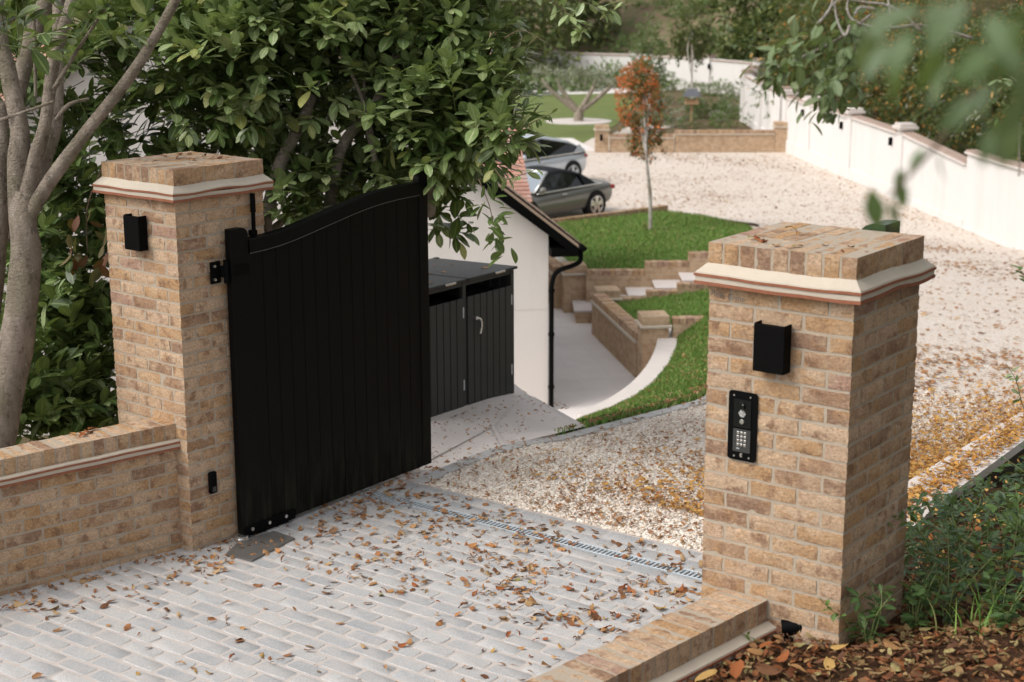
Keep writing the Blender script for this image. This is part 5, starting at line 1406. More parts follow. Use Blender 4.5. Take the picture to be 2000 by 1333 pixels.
sprig('laurel_branch', [(-3.281, 2.123, 3.303), (-3.068, 2.251, 3.196), (-2.925, 2.264, 3.092), (-2.855, 2.227, 3.004)], .10, 26, M['laurel_lit'], 'laurel branch hanging from the top edge, in front of the far white wall, top centre', 'branch', 3)
sprig('laurel_branch', [(-3.207, 2.179, 3.302), (-2.998, 2.313, 3.226), (-2.784, 2.327, 3.168), (-2.707, 2.378, 3.147)], .10, 24, M['laurel_lit'], 'upper laurel branch reaching right along the top edge of the view, centre', 'branch', 4)
sprig('laurel_branch', [(-3.653, 2.257, 2.080), (-3.548, 2.227, 1.927), (-3.474, 2.183, 1.807), (-3.399, 2.191, 1.648)], .115, 34, [M['laurel'], M['laurel_lit']], 'small laurel branch hanging low in front of the white gable wall', 'branch', 6, sca=.05)
sprig('laurel_branch', [(-3.582, 2.328, 2.144), (-3.491, 2.316, 2.086), (-3.398, 2.328, 2.108), (-3.241, 2.334, 2.167)], .085, 12, M['laurel_lit'], 'laurel sprig over the house roof tiles, pointing at the convertible', 'branch', 7)
sprig('climbing_stem', [(-3.642, 2.523, 2.961), (-3.496, 2.519, 3.012), (-3.324, 2.502, 2.953), (-3.260, 2.536, 2.905)], .03, 4, M['pale_tree'], 'thin bare curling stem in front of the far white wall', 'stem', 8, .004)
sprig('laurel_branch', [(-3.567, 2.670, 2.396), (-3.447, 2.647, 2.448), (-3.390, 2.698, 2.480)], .07, 10, M['laurel'], 'laurel tip pointing right over the far pale lawn', 'branch', 9)

# --- right: branches of the overhanging tree, softly out of focus
sprig('overhanging_branch', [(0.200, -0.425, 3.232), (0.168, -0.599, 3.157), (0.123, -0.777, 3.102), (0.080, -0.950, 3.058)], .066, 130, [M['pale_tree']], 'leafy branch hanging left over the white wall, top right', 'branch', 12, .006, 'bark_pale', -.55, None, 1.0, .055)
sprig('overhanging_branch', [(0.192, -0.446, 3.179), (0.205, -0.589, 3.097), (0.232, -0.720, 3.017), (0.231, -0.867, 2.958)], .066, 120, [M['pale_tree']], 'drooping leafy branch under the longer one, over the white wall', 'branch', 13, .006, 'bark_pale', -.6, None, 1.0, .06)
def bare(name, lines, rad, label, mat='bark_pale'):
    o = Vector(lines[0][0]); r = empty(name, o, 0, label, 'branch'); b = MB()
    for l in lines: b.tube([Vector(p)-o for p in l], np.linspace(rad, rad*.55, len(l)), 8, .1)
    b.build('branch_wood', M[mat], r, True); return r
bare('bare_branch', [[(0.575, -0.421, 3.160), (0.430, -0.518, 3.203), (0.347, -0.582, 3.195), (0.246, -0.651, 3.217), (0.217, -0.654, 3.280), (0.253, -0.615, 3.322)], [(0.433, -0.522, 3.183), (0.345, -0.564, 3.263), (0.266, -0.618, 3.280), (0.195, -0.668, 3.289), (0.160, -0.709, 3.238)],
  [(0.347, -0.582, 3.195), (0.339, -0.576, 3.237), (0.320, -0.565, 3.322)], [(0.244, -0.647, 3.238), (0.254, -0.631, 3.263), (0.297, -0.601, 3.258)], [(0.234, -0.664, 3.204), (0.225, -0.680, 3.170), (0.197, -0.686, 3.221), (0.183, -0.682, 3.272)], [(0.149, -0.725, 3.213), (0.171, -0.695, 3.258), (0.179, -0.670, 3.323)]], .0055, 'tangle of pale bare twigs at the top right')
sprig('overhanging_branch', [(0.594, 0.296, 2.935), (0.513, 0.244, 2.964), (0.448, 0.201, 2.983)], .07, 10, M['laurel_lit'], 'small leafy twig entering from the right edge, upper right', 'branch', 14, .004)
sprig('overhanging_branch', [(0.463, 0.661, 2.764), (0.425, 0.504, 2.764), (0.389, 0.348, 2.761)], .06, 12, M['bramble'], 'second leafy twig entering from the right edge, just below the first', 'branch', 15, .004)
bare('bare_twig', [[(1.160, -1.572, 2.994), (1.166, -1.587, 2.928), (1.173, -1.603, 2.856)]], .004, 'single upright pale twig at the right edge over the white wall')
# --- very near, strongly blurred leaves
def near_leaves(name, items, label, seed, twig):
    o = Vector(items[0][0]); r = empty(name, o, 0, label, 'branch'); rng_ = np.random.default_rng(seed)
    pos = np.array([np.array(i[0])-np.array(o) for i in items]); n = len(items)
    dd = np.array([i[1] for i in items], float)+rng_.normal(size=(n, 3))*.25; uu = np.tile([.3, -.6, .7], (n, 1))+rng_.normal(size=(n, 3))*.35
    scatter_mesh('leaves', leaf_template(6, .5, .2, .2), pos, frames(dd, uu), np.array([i[2] for i in items]), M['fore_leaf'], r)
    b = MB(); b.tube([Vector(p)-o for p in twig], [.004, .003, .002], 7); b.build('twig', M['bark_brown'], r, True); return r
items = []
rn = random.Random(8)
for (x, y, t, s) in ():
    pass
NL = [(1.963, -4.334, 3.337), (1.980, -4.325, 3.323), (2.035, -4.408, 3.341), (1.950, -4.227, 3.298), (2.039, -4.399, 3.358), (2.015, -4.298, 3.327), (2.065, -4.381, 3.354), (2.029, -4.293, 3.308), (2.098, -4.426, 3.334), (2.124, -4.464, 3.356), (2.140, -4.457, 3.340), (2.091, -4.377, 3.301), (2.142, -4.468, 3.299), (2.151, -4.455, 3.320), (2.137, -4.413, 3.279), (2.089, -4.327, 3.256), (2.049, -4.288, 3.275), (2.160, -4.500, 3.362), (2.159, -4.455, 3.299), (2.092, -4.485, 3.369), (1.926, -4.229, 3.353), (2.169, -4.566, 3.333), (2.082, -4.271, 3.247), (2.128, -4.522, 3.370)]
for i, q_ in enumerate(NL): items.append((q_, (rn.uniform(-.9, .4), rn.uniform(-.5, .3), -.8+rn.uniform(-.3, .5)), rn.uniform(.036, .056)))
near_leaves('near_branch', items, 'close branch of large blurred green leaves filling the top right corner', 21, [(2.164, -4.426, 3.385), (2.076, -4.372, 3.358), (1.962, -4.332, 3.346)])
near_leaves('near_branch', [((1.862, -3.941, 3.184), (-.3, 0, -.8), .035), ((1.878, -3.931, 3.178), (.1, 0, -.9), .04), ((1.840, -3.968, 3.148), (.1, 0, -1), .04), ((1.859, -4.082, 3.150), (.3, 0, -1), .05), ((1.877, -4.073, 3.136), (-.3, 0, -1), .035), ((1.823, -3.915, 3.154), (.1, 0, -.8), .03)],
  'few small blurred leaves hanging just above the right pillar cap', 22, [(1.900, -3.894, 3.249), (1.878, -3.926, 3.196), (1.856, -4.025, 3.134)])

# --- photinia with red leaves on the upper lawn
ph = (-18.502, 28.361, -3.120)
phx = (-19.128, 28.902, -0.120)
blobs = [(phx[0], phx[1], phx[2], .46, .46, .95, 1), (phx[0]+.1, phx[1], phx[2]-.7, .4, .4, .45, .6), (phx[0], phx[1], phx[2]+.75, .3, .3, .45, .3)]
tt = [(0, 0, -.1), (-.02, 0, .9), (-.12, -.05, 1.9), (phx[0]-ph[0], phx[1]-ph[1], phx[2]-ph[2]+.6)]
tree_ph = blob_tree('photinia_tree', ph, blobs, 430, .115, [M['photinia'], M['photinia_red']], 'slim young tree with red and green leaves and a pale stem on the upper lawn', 'tree', None, tt, 'bark_pale', 31, 6, .16, [.66, .34], LO, (.055, .03))
rr_ = np.random.default_rng(9); n = 210
p = np.array(phx)-np.array(ph)+unit(rr_, n)*np.array([.52, .52, .85])+np.array([-.12, -.1, .35]); p2 = p+rr_.normal(size=(n, 3))*.03
pp = np.repeat(p, 7, axis=0)+rr_.normal(size=(n*7, 3))*.035
scatter_mesh('red_clusters', LO, pp, frames(unit(rr_, n*7), unit(rr_, n*7)), rr_.uniform(.05, .085, n*7), M['photinia_red'], tree_ph)
g = MB(); g.cyl((0, 0, -.02), (0, 0, .035), .55, 24, .5); o = g.build('tree_pit', M['bed'], tree_ph); 

# --- standard trees further back
def standard(px_base, crown, rx, rz2, label, seed, mat='hedge', n=560, lean=(0, 0)):
    bl = [(crown[0], crown[1], crown[2], rx, rx, rz2, 1), (crown[0], crown[1], crown[2]-rz2*.55, rx*.95, rx*.95, rz2*.45, .6)]
    tr = [(0, 0, -.1), (lean[0]*.5, lean[1]*.5, 1.0), (crown[0]-px_base[0], crown[1]-px_base[1], crown[2]-px_base[2])]
    return blob_tree('standard_tree', px_base, bl, n, .16, [M[mat], M['photinia']], label, 'tree', 'clipped standard trees in the far garden', tr, 'bark_pale', seed, 6, .22, [.8, .2], LO, (.05, .035))
sb_ = (-34.297, 57.264, -3.400); sc1 = (-36.265, 60.527, 0.531); standard(sb_, sc1, .95, 1.3, 'clipped evergreen standard tree on a bare stem behind the bird table', 41)
sb2 = (-35.598, 55.752, -3.400); sc2 = (-36.155, 56.465, -0.479); standard(sb2, sc2, .75, 1.7, 'tall loose evergreen standard tree directly behind the red-leaved tree', 42, 'pale_tree', 420)
# olive tree
ob = (-38.496, 54.329, -3.400); oc = (-35.132, 49.389, -0.977)
r = empty('olive_tree', ob, 0, 'spreading grey olive tree in a round pale bed on the far lawn', 'tree')
bl = [(oc[0]+dx, oc[1]+dy, oc[2]+dz, .75, .6, .3, 1) for dx, dy, dz in ((-1.1, -.7, .0), (-.4, 0, .12), (.4, .3, .08), (1.1, .8, .05), (.1, 0, -.1))]
rng_ = np.random.default_rng(44); p, d = crown_points(rng_, bl, 240, .3); P, D_, U, S = shoots(rng_, p-np.array(ob), d+rng_.normal(size=d.shape)*.6, 6, .25, .2, .5)
scatter_mesh('crown', leaf_template(2, .34, .1, .1), P, frames(D_, U), S, M['olive'], r)
b = MB(); b.tube([(0, 0, -.1), (0, 0, .35), (.05, 0, .6)], [.26, .21, .17], 12, .2, 1)
for dx in (-1.5, -.9, .7, 1.5): b.tube([(0, 0, .45), (dx*.35, dx*.25, .9), (dx*.75, dx*.5, 1.5), (dx*.95, dx*.6, 1.95)], [.15, .12, .09, .05], 9, .15, 2)
b.build('trunk', M['bark'], r, True)
b = MB(); b.cyl((0, 0, -.02), (0, 0, .03), 1.5, 32); b.build('round_bed', M['white_stone'], r)
# bird table
bt_ = empty('bird_table', (-33.074, 55.186, -3.400), .5, 'wooden bird table with a dark pitched roof on a post, in the far planting bed', 'bird table')
M['oak'] = simple('golden_timber', (.36, .23, .13), .7, 0, .3, .2, 6, .001); M['slate'] = simple('blue_slate', (.10, .105, .12), .7, 0, .4, .2, 8, .001)
b = MB(); b.bbox((-.06, -.06, -.05), (.06, .06, 1.0), .01); b.build('post', M['oak'], bt_)
b = MB(); b.bbox((-.32, -.32, 1.0), (.32, .32, 1.06), .01)
for sx in (-1, 1):
    for sy in (-1, 1): b.bbox((sx*.25-.03, sy*.25-.03, 1.06), (sx*.25+.03, sy*.25+.03, 1.36), .005)
b.bbox((-.2, -.2, 1.06), (.2, .2, 1.2), .01); b.build('tray', M['oak'], bt_)
b = MB(); b.add([(-.4, -.36, 1.34), (.4, -.36, 1.34), (.4, .36, 1.34), (-.4, .36, 1.34), (-.2, 0, 1.66), (.2, 0, 1.66)], [(0, 1, 5, 4), (2, 3, 4, 5), (0, 4, 3), (1, 2, 5), (3, 2, 1, 0)]); b.build('roof', M['slate'], bt_)
# dark green trough on legs
tg = empty('garden_planter', (-49.872, 67.328, -3.400), .65, 'dark green rectangular planter on legs beyond the far lawn', 'planter')
b = MB(); b.bbox((-.85, -.4, .18), (.85, .4, .62), .02); b.build('trough', M['green_metal'], tg)
for sx in (-1, 1): b = MB(); b.bbox((sx*.7-.05, -.35, 0), (sx*.7+.05, .35, .18), .01); b.build('leg', M['charcoal'], tg)

# low shrubs in the planting beds
rs = random.Random(77); k = 0
BEDS = [((-34.579, 53.567, -3.400), (-30.538, 54.749, -3.400), (-35.381, 64.047, -3.400), (-42.204, 66.966, -3.400))]
def bed_pt(A, B, C_, D2, u, v): return tuple((A[i]*(1-u)+B[i]*u)*(1-v)+(D2[i]*(1-u)+C_[i]*u)*v for i in range(3))
WHERE = [('front', 'left'), ('front', 'middle'), ('front', 'right'), ('middle', 'left'), ('middle', 'middle'), ('middle', 'right'), ('back', 'left'), ('back', 'middle'), ('back', 'right')]
mats_bed = [('olive', 'grey-leaved'), ('bramble', 'green'), ('pale_tree', 'pale green'), ('hedge', 'dark green')]
for i in range(26):
    u, v = rs.random(), rs.random(); p = bed_pt(*BEDS[0], u, v); m_, w_ = mats_bed[[0, 1, 2, 3, 0, 2][i % 6]]; s_ = rs.uniform(.35, .7)
    blob_tree('bed_shrub', p, [(p[0], p[1], p[2]+s_*.5, s_, s_, s_*.6, 1)], 60, .11, M[m_], 'low %s shrub in the bed behind the court wall' % w_, 'shrub', '%s shrubs in the bed behind the court wall' % w_, None, 'bark_brown', 100+i, 6, .15, None, LO, (.02, .01))
for i in range(20):
    x_ = 1010+i*24; q_ = [((-53.381, 69.693, -3.400)), ((-47.452, 73.757, -3.400)), ((-37.806, 69.594, -3.400))]
    t = i/19*2; a_, b__ = (q_[0], q_[1]) if t < 1 else (q_[1], q_[2]); f = t if t < 1 else t-1; f = min(1, f)
    p = tuple(a_[j]*(1-f)+b__[j]*f+(rs.uniform(-.6, .6) if j < 2 else 0) for j in range(3)); m_, w_ = mats_bed[[1, 2, 0, 2][i % 4]]; s_ = rs.uniform(.4, .75)
    blob_tree('border_shrub', p, [(p[0], p[1], p[2]+s_*.5, s_*1.4, s_*1.2, s_*.6, 1)], 70, .14, M[m_], 'low %s shrub along the foot of the far white wall' % w_, 'shrub', '%s shrubs at the foot of the far wall' % w_, None, 'bark_brown', 140+i, 5, .18, None, LO, (.02, .01))

# --- hedge trees behind the white wall, right
def big(name, base, r0, n, mats, w_, label, seed, leaf=.17, group=None, hgt=1.0):
    rr = random.Random(seed); bl = []
    for i in range(11):
        a = rr.uniform(0, 6.28); q_ = rr.uniform(.1, .75)*r0
        bl.append((base[0]+math.cos(a)*q_, base[1]+math.sin(a)*q_, base[2]+r0*hgt*rr.uniform(.35, 1.75), r0*rr.uniform(.3, .55), r0*rr.uniform(.3, .55), r0*rr.uniform(.25, .45), 1))
    return blob_tree(name, base, bl, n, leaf, mats, label, 'tree', group, None, 'bark_brown', seed, 6, .32, w_, LO, (.2, .07))
hu = Vector((-20.9, 23.2, 0)).normalized(); hn = Vector((hu.y, -hu.x, 0))
ORD = ('nearest', 'second', 'third', 'fourth', 'fifth', 'sixth', 'seventh', 'eighth', 'ninth', 'tenth')
for i in range(10):
    q_ = Vector((-4.4, 25.9, 0))+hu*(11+i*3.1)+hn*(2.9+.5*((i*3) % 2))
    big('hedge_tree', (q_.x, q_.y, -2.9), 2.9, 1500, [M['hedge'], M['olive'], M['litter_gold']], [.88, .04, .08] if i != 5 else [.6, .05, .35], 'dense mixed green tree behind the long white wall, %s along it from the camera' % ORD[i], 200+i, .17, 'hedge trees behind the white wall')
for i in range(8):
    q_ = Vector((-4.4, 25.9, 0))+hu*(12+i*4.6)+hn*(7.5+.8*(i % 2))
    big('bank_tree', (q_.x, q_.y, -1.2), 3.9, 1200, [M['hedge'], M['pale_tree'], M['litter_gold']], [.9, .05, .05], 'tall dark tree on the slope above the hedge row, %s of eight from the camera' % ORD[i], 220+i, .22, 'trees on the slope above the hedge')
HL = [((-56.384, 71.183, 0.699), 4.6, 'at the far left of the hillside, half behind the laurel'), ((-56.563, 76.143, 0.577), 4.4, 'left of the far hillside, second from the left'), ((-56.690, 81.143, 0.455), 4.2, 'left of the far hillside, third from the left'), ((-63.342, 95.279, 0.019), 3.6, 'high on the hillside behind the red-leaved tree'), ((-42.269, 77.901, 0.739), 3.0, 'right of the far hillside, above the wall corner'), ((-39.780, 77.212, 0.791), 3.8, 'right of the far hillside, behind the hanging branch'), ((-36.118, 74.853, 0.900), 4.0, 'far right of the hillside, above the hedge'), ((-53.038, 95.332, 0.165), 4.0, 'high on the hillside at the right')]
for i, (p, r0, lb) in enumerate(HL):
    big('hill_tree', (p[0], p[1], hill_z(p[0], p[1])-r0*.25), r0, 1100, [M['hedge'], M['pale_tree'], M['yellow_leaf']], [.74, .17, .09], 'dark leafy tree %s' % lb, 240+i, .34, 'trees on the far hillside')
for i, (p, s_, lb) in enumerate((((-49.609, 73.181, -1.017), 1.3, 'behind the red-leaved tree'), ((-46.173, 74.436, -1.125), 1.0, 'between the two standard trees'), ((-43.516, 76.335, -1.423), 1.5, 'right of the standard trees'), ((-50.632, 65.996, -1.042), 1.3, 'left end of the far wall'), ((-51.698, 79.502, -0.374), 1.3, 'halfway up the slope, centre'), ((-51.887, 86.002, 0.406), 1.4, 'high on the slope behind the standard tree'), ((-55.751, 88.112, -0.041), 1.6, 'near the top of the slope, centre'), ((-47.091, 80.669, 0.603), 1.2, 'above the right part of the far wall'), ((-41.874, 75.400, -0.049), 1.3, 'just above the far wall corner'), ((-49.671, 69.579, -0.021), 1.1, 'just over the far wall, left of centre'))):
    z_ = hill_z(p[0], p[1])-.1
    blob_tree('hill_shrub', (p[0], p[1], z_), [(p[0], p[1], z_+s_*.45, s_, s_, s_*.6, 1), (p[0]+s_, p[1]+.3, z_+s_*.3, s_*.7, s_*.7, s_*.4, .6)], 170, .24, [M['bramble'], M['pale_tree']], 'rough green shrub on the far slope, %s' % lb, 'shrub', 'shrubs on the far slope', None, 'bark_brown', 260+i, 6, .35, [.6, .4], LO, (.03, .01))
# distant hidden wood closing the view on the left, behind the house
for i, p in enumerate(((-60, 50, -3), (-52, 34, -3), (-44, 22, -3), (-36, 12, -3), (-70, 62, -3), (-30, 3, -3))):
    big('background_tree', p, 6.5, 700, [M['hedge'], M['laurel']], [.7, .3], 'dark tree beyond the white house, glimpsed through the laurel, %s from the left' % ('fifth', 'fourth', 'third', 'second', 'sixth', 'first')[i], 270+i, .4, 'trees beyond the house')

# ================================================================= RIGHT BANK
def bz(x, y):
    z = .615-.115*max(0, y-.1)+.16*(x if x > 0 else x*.6)-.02*min(0, y)*0
    return z+.035*noise.noise(Vector((x*1.7, y*1.7, 2)))+.015*noise.noise(Vector((x*6, y*6, 2)))
g = MB(); vs = []; nx, ny = 90, 130
for j in range(ny+1):
    y = -3.2+14.5*j/ny
    for i in range(nx+1):
        if y < 0: x0 = RA[0]+(RB[0]-RA[0])*(-y/2.02)-.02
        elif y < .665: x0 = -.30
        elif y < 2.4: x0 = -.30-(y-.665)/1.735*.55
        else: x0 = -.85
        if 0 <= y < .665: x0 = -.02
        x = x0+(5.5-x0)*(i/nx)**1.25; vs.append((x, y, bz(x, y)))
g.add(vs, [(j*(nx+1)+i, j*(nx+1)+i+1, (j+1)*(nx+1)+i+1, (j+1)*(nx+1)+i) for j in range(ny) for i in range(nx)])
tag(g.build('bank', M['soil'], None, True), kind='structure')
# pale retaining kerb with dark boarding
rk = empty('retaining_kerb', (-1.0, 3.4, 0), 0, 'pale stone kerb heaped with golden leaves at the right edge of the drive', 'kerb')
KP = [(-.98, 1.75), (-1.10, 3.4), (-1.10, 5.4), (-1.16, 9), (-1.1, 12)]; KQ = [(-.62, 1.75), (-.78, 3.0), (-.84, 5.0), (-.90, 9), (-.84, 12)]
def kzt(y): return .25-.035*max(0, y-5)
b = MB(); vs = []
for p, q_ in zip(KP, KQ):
    zt_ = kzt(p[1]); vs += [(p[0]+1, p[1]-3.4, zt_), (q_[0]+1, q_[1]-3.4, zt_), (q_[0]+1, q_[1]-3.4, zt_-.06), (p[0]+1, p[1]-3.4, zt_-.06)]
b.add(vs, [(4*i+k, 4*i+(k+1) % 4, 4*(i+1)+(k+1) % 4, 4*(i+1)+k) for i in range(4) for k in range(4)]+[(0, 3, 2, 1)]); fixn(b.build('kerb_top', M['white_stone'], rk))
b = MB(); vs = []
for p, q_ in zip(KP, KQ):
    zt_ = kzt(p[1])-.061; vs += [(p[0]+1.02, p[1]-3.4, zt_), (q_[0]+.98, q_[1]-3.4, zt_), (q_[0]+.98, q_[1]-3.4, zt_-1.0), (p[0]+1.02, p[1]-3.4, zt_-1.0)]
b.add(vs, [(4*i+k, 4*i+(k+1) % 4, 4*(i+1)+(k+1) % 4, 4*(i+1)+k) for i in range(4) for k in range(4)]); fixn(b.build('kerb_boarding', simple('old_boards', (.07, .06, .045), .9, 0, .2, .4, 5, .003), rk))
# garden spotlight in the leaves
gs = empty('spotlight', (-0.239, 0.015, 0.600), .5, 'black garden spotlight lying among fallen leaves at the foot of the keypad pillar', 'spotlight')
b = MB(); b.cyl((-.03, 0, .045), (.045, 0, .055), .034, 20, .040); b.cyl((.045, 0, .055), (.055, 0, .056), .044, 20); b.build('lamp_head', M['black_metal'], gs, True, 30)
b = MB(); b.cyl((0, 0, -.04), (0, 0, .03), .012, 10); b.bbox((-.02, -.045, .0), (.02, .045, .012), .003); b.build('spike', M['black_metal'], gs)

# ---- fallen leaves
def curl_leaf(rows=5, w_=.55, curl=1.2, twist=.4, seed=0):
    rr = random.Random(seed); V, UV = [], []
    for i in range(rows+1):
        t = i/rows; wd = w_*max(.04, math.sin(math.pi*(t*.92+.05)))**.8*(1+rr.uniform(-.15, .15)); zc = .16*math.sin(math.pi*t)*curl+.10*t*t*curl
        for s_ in (-1, -.5, 0, .5, 1):
            z = zc+curl*.34*wd*s_*s_+twist*.15*s_*(t-.5)+rr.uniform(-.02, .02)
            V.append((s_*wd/2*(1-.22*curl*abs(s_)*.6), t-.5, z)); UV.append((.5+.5*s_, t))
    F = [(i*5+k, i*5+k+1, (i+1)*5+k+1, (i+1)*5+k) for i in range(rows) for k in range(4)]
    V = np.array(V, np.float32); rq = np.random.default_rng(seed+50); V += rq.normal(0, .022, V.shape).astype(np.float32); V[:, 2] -= V[:, 2].min()
    return V, np.array(F, np.int32), np.array(UV, np.float32)
CURL = [curl_leaf(5, w_, c_, t_, i) for i, (w_, c_, t_) in enumerate(((.55, .35, .9), (.40, -.9, 1.4), (.66, .25, -.9), (.16, .7, .8), (.58, -.5, 1.3), (.34, 1.5, -1.6)))]
# individuals on the paving
cand = []
rf_ = random.Random(99)
while len(cand) < 1750:
    x, y = rf_.uniform(-4.6, -.65), rf_.uniform(-1.6, 2.0)
    w_ = .10
    # drift: thick towards the gate and drain, and along the left wall foot
    if y > .35: w_ += .75*min(1, (y-.35)/.5)*(1 if x > -4.1 else .4)
    dl = (x-(-4.40+.216*(y-.26))) if y < .3 else 9
    if 0 < dl < .55: w_ += .35
    if y < -.9: w_ *= .35
    if y < .26 and x < -4.38+.216*(y-.26): continue
    if y >= .24 and y < .96 and x < -4.24: continue
    w_ *= .32+1.5*max(0, noise.noise(Vector((x*3.1, y*3.1, 4)))+.15)
    if rf_.random() < w_: cand.append((x, y))
meshes = []
lm = [M['litter'], M['litter_bank'], M['litter']]
LCOL = [simple('leaf_tan', (.36, .19, .075), .75, 0, .3, .4, 60, .001), simple('leaf_rust', (.27, .085, .025), .65, 0, .3, .4, 60, .001), simple('leaf_ochre', (.42, .26, .085), .75, 0, .3, .35, 60, .001), simple('leaf_brown', (.15, .065, .03), .8, 0, .3, .4, 60, .001), simple('leaf_olive', (.27, .24, .09), .75, 0, .3, .3, 60, .001)]
CN = ['tan', 'rust red', 'ochre yellow', 'dark brown', 'olive']
protos = {}
for ci, mt in enumerate(LCOL):
    for k in range(6):
        V, F, UV = CURL[k]
        o = np_mesh('fallen_leaf', V, F, mt, None, UV); protos[(ci, k)] = o.data; bpy.data.objects.remove(o)
cs = sorted(cand[:700], key=lambda p: (p[0]-2.6)**2+(p[1]+5.8)**2)
ind, rest = cs[:300], cs[300:]+cand[700:]
for x, y in ind:
    ci = rf_.choices(range(5), (5, 4, 1.6, 4, .5))[0]; k = rf_.randrange(6)
    o = bpy.data.objects.new('fallen_leaf', protos[(ci, k)]); s_ = rf_.uniform(.026, .060)*(1.4 if rf_.random() < .1 else 1)
    o.location = (x, y, .001+rf_.uniform(0, .004)); o.rotation_euler = (rf_.uniform(-.5, .5), rf_.uniform(-.5, .5), rf_.uniform(0, 6.28)); o.scale = (s_*rf_.uniform(.8, 1.2), s_, s_*rf_.uniform(.6, 1.1))
    col.objects.link(o); tag(o, 'curled %s autumn leaf lying on the pale paving' % CN[ci], 'fallen leaf', 'fallen %s leaves on the paving' % CN[ci])
def litter(name, pts, size, mat, label, seed, tilt=.45, h=.8):
    rng_ = np.random.default_rng(seed); pts = np.array(pts, float); n = len(pts); a = rng_.uniform(0, 6.28, n)
    R = frames(np.stack([np.cos(a), np.sin(a), rng_.normal(0, tilt*.6, n)], 1), np.stack([rng_.normal(0, tilt, n), rng_.normal(0, tilt, n), np.ones(n)], 1))
    sz = rng_.uniform(size[0], size[1], n)[:, None]*np.stack([rng_.uniform(.7, 1.2, n), np.ones(n), rng_.uniform(.4, 1.1, n)*h], 1)
    V, F, UV, base = [], [], [], 0
    k = rng_.integers(0, 6, n)
    for q_ in range(6):
        m_ = k == q_
        if not m_.any(): continue
        V0, F0, U0_ = CURL[q_]; nn = m_.sum()
        vv = np.einsum('nij,nkj->nki', R[m_], V0[None]*sz[m_][:, None, :])+pts[m_][:, None, :]
        V.append(vv.reshape(-1, 3)); F.append((F0[None]+(np.arange(nn)*len(V0))[:, None, None]).reshape(-1, 4)+base); UV.append(np.tile(U0_, (nn, 1))); base += nn*len(V0)
    o = np_mesh(name, np.concatenate(V), np.concatenate(F), mat, None, np.concatenate(UV)); return tag(o, label, 'leaf litter', kind='stuff')
litter('leaf_litter', [(x, y, .002+rf_.uniform(0, .006)) for x, y in rest], (.02, .062), M['litter'], 'small dry leaves scattered over the paving', 1)
# clumps against the gate foot and pillar
pts = [(rf_.gauss(-4.2, .10), rf_.uniform(.05, .6), .004) for _ in range(60)]+[(rf_.gauss(-4.16, .05), rf_.uniform(1.2, 2.4), .004) for _ in range(90)]+[(-4.37+.216*(y-.26)+abs(rf_.gauss(0, .06)), y, .004) for y in [rf_.uniform(-1.2, .2) for _ in range(60)]]
litter('leaf_litter', pts, (.02, .05), M['litter'], 'dry leaves gathered along the gate and the foot of the left wall', 2)
# gravel
pts = []
while len(pts) < 6500:
    y = 2.05+rf_.random()**1.1*7; x = interp(EL, y)-.1+(min(-1.0, interp(ER, y))-interp(EL, y))*rf_.random()
    if rf_.random() < .38+.5*noise.noise(Vector((x*1.3, y*1.3, 9)))+(.35 if 2.1 < y < 4.6 and x > -3.2 else 0): pts.append((x, y, gz(y)+.012+rf_.uniform(0, .010)))
litter('leaf_litter', pts, (.018, .042), M['litter'], 'dry leaves strewn over the pale gravel', 3)
pts = []
while len(pts) < 360:
    y = rf_.uniform(2.1, 5.2); x = rf_.uniform(-5.35, -4.15)
    f = (-4.15-x)/1.2; pts.append((x, y, -.2*f+.02 if y < 4.2+f*.8 else -.2))
litter('leaf_litter', [p for p in pts if p[1] < 4.2+(-4.15-p[0])*.7], (.018, .04), M['litter'], 'dry leaves on the sandstone apron', 4)
# golden leaves by the kerb and down the drive
pts = [(x, y, gz(y)+.015+rf_.uniform(0, .015)) for x, y in [(-1.12-abs(rf_.gauss(0, .75)), 2.6+rf_.random()**1.3*9) for _ in range(18000)] if x > interp(EL, y)+.3]
litter('golden_litter', pts, (.03, .055), M['litter_gold'], 'golden leaves thick on the drive beside the kerb', 5)
pts = []
for _ in range(2200):
    y = 1.8+rf_.random()*6; f = rf_.gauss(.55, .26)
    if not 0 < f < 1: continue
    xa, xb = interp(KP, y), interp(KQ, y); pts.append((xa+(xb-xa)*f, y, kzt(y)+.003+rf_.random()*.02*(1-abs(f-.5))))
litter('golden_litter', pts, (.03, .055), M['litter_gold'], 'golden leaves piled on the pale kerb', 6)
pts = []
while len(pts) < 16000:
    y = 8+rf_.random()*40
    if y < 33: x = rf_.uniform(interp(EL, y), interp(ER, y) if y > 10 else -1.1)
    else: x = rf_.uniform(-32, -6)
    if y >= 33 and x > -4.4-(y-25.9)*.9: continue
    if rf_.random() < .10+1.3*max(0, noise.noise(Vector((x*.3, y*.3, 1)))+.05)+(.35 if 33 < y < 46 and x > -24 else 0)*max(0, noise.noise(Vector((x*.7, y*.7, 4)))+.5): pts.append((x, y, (gz(y) if y < 33.4 else -3.4)+.012))
litter('leaf_litter', pts, (.05, .10), M['litter'], 'brown leaves drifted over the lower gravel court', 7, .25, .4)
# lawn leaves
pl1 = ruled(rg, LAWN1[0], LAWN1[1], 420); pl1[:, 2] += .05
e1 = ruled(rg, ed[:4], [tuple(np.array(e_)*.9+np.array(c_)*.1) for e_, c_ in zip(ed[:4], CO[:4])], 200); e1[:, 2] += .05
pl3 = ruled(rg, U0, U1, 260); pl3[:, 2] += .05
litter('leaf_litter', np.concatenate([pl1, e1]), (.035, .07), M['litter'], 'pale leaves on the grass bank', 8)
litter('leaf_litter', pl3, (.04, .08), M['litter'], 'pale leaves on the upper lawn', 9)
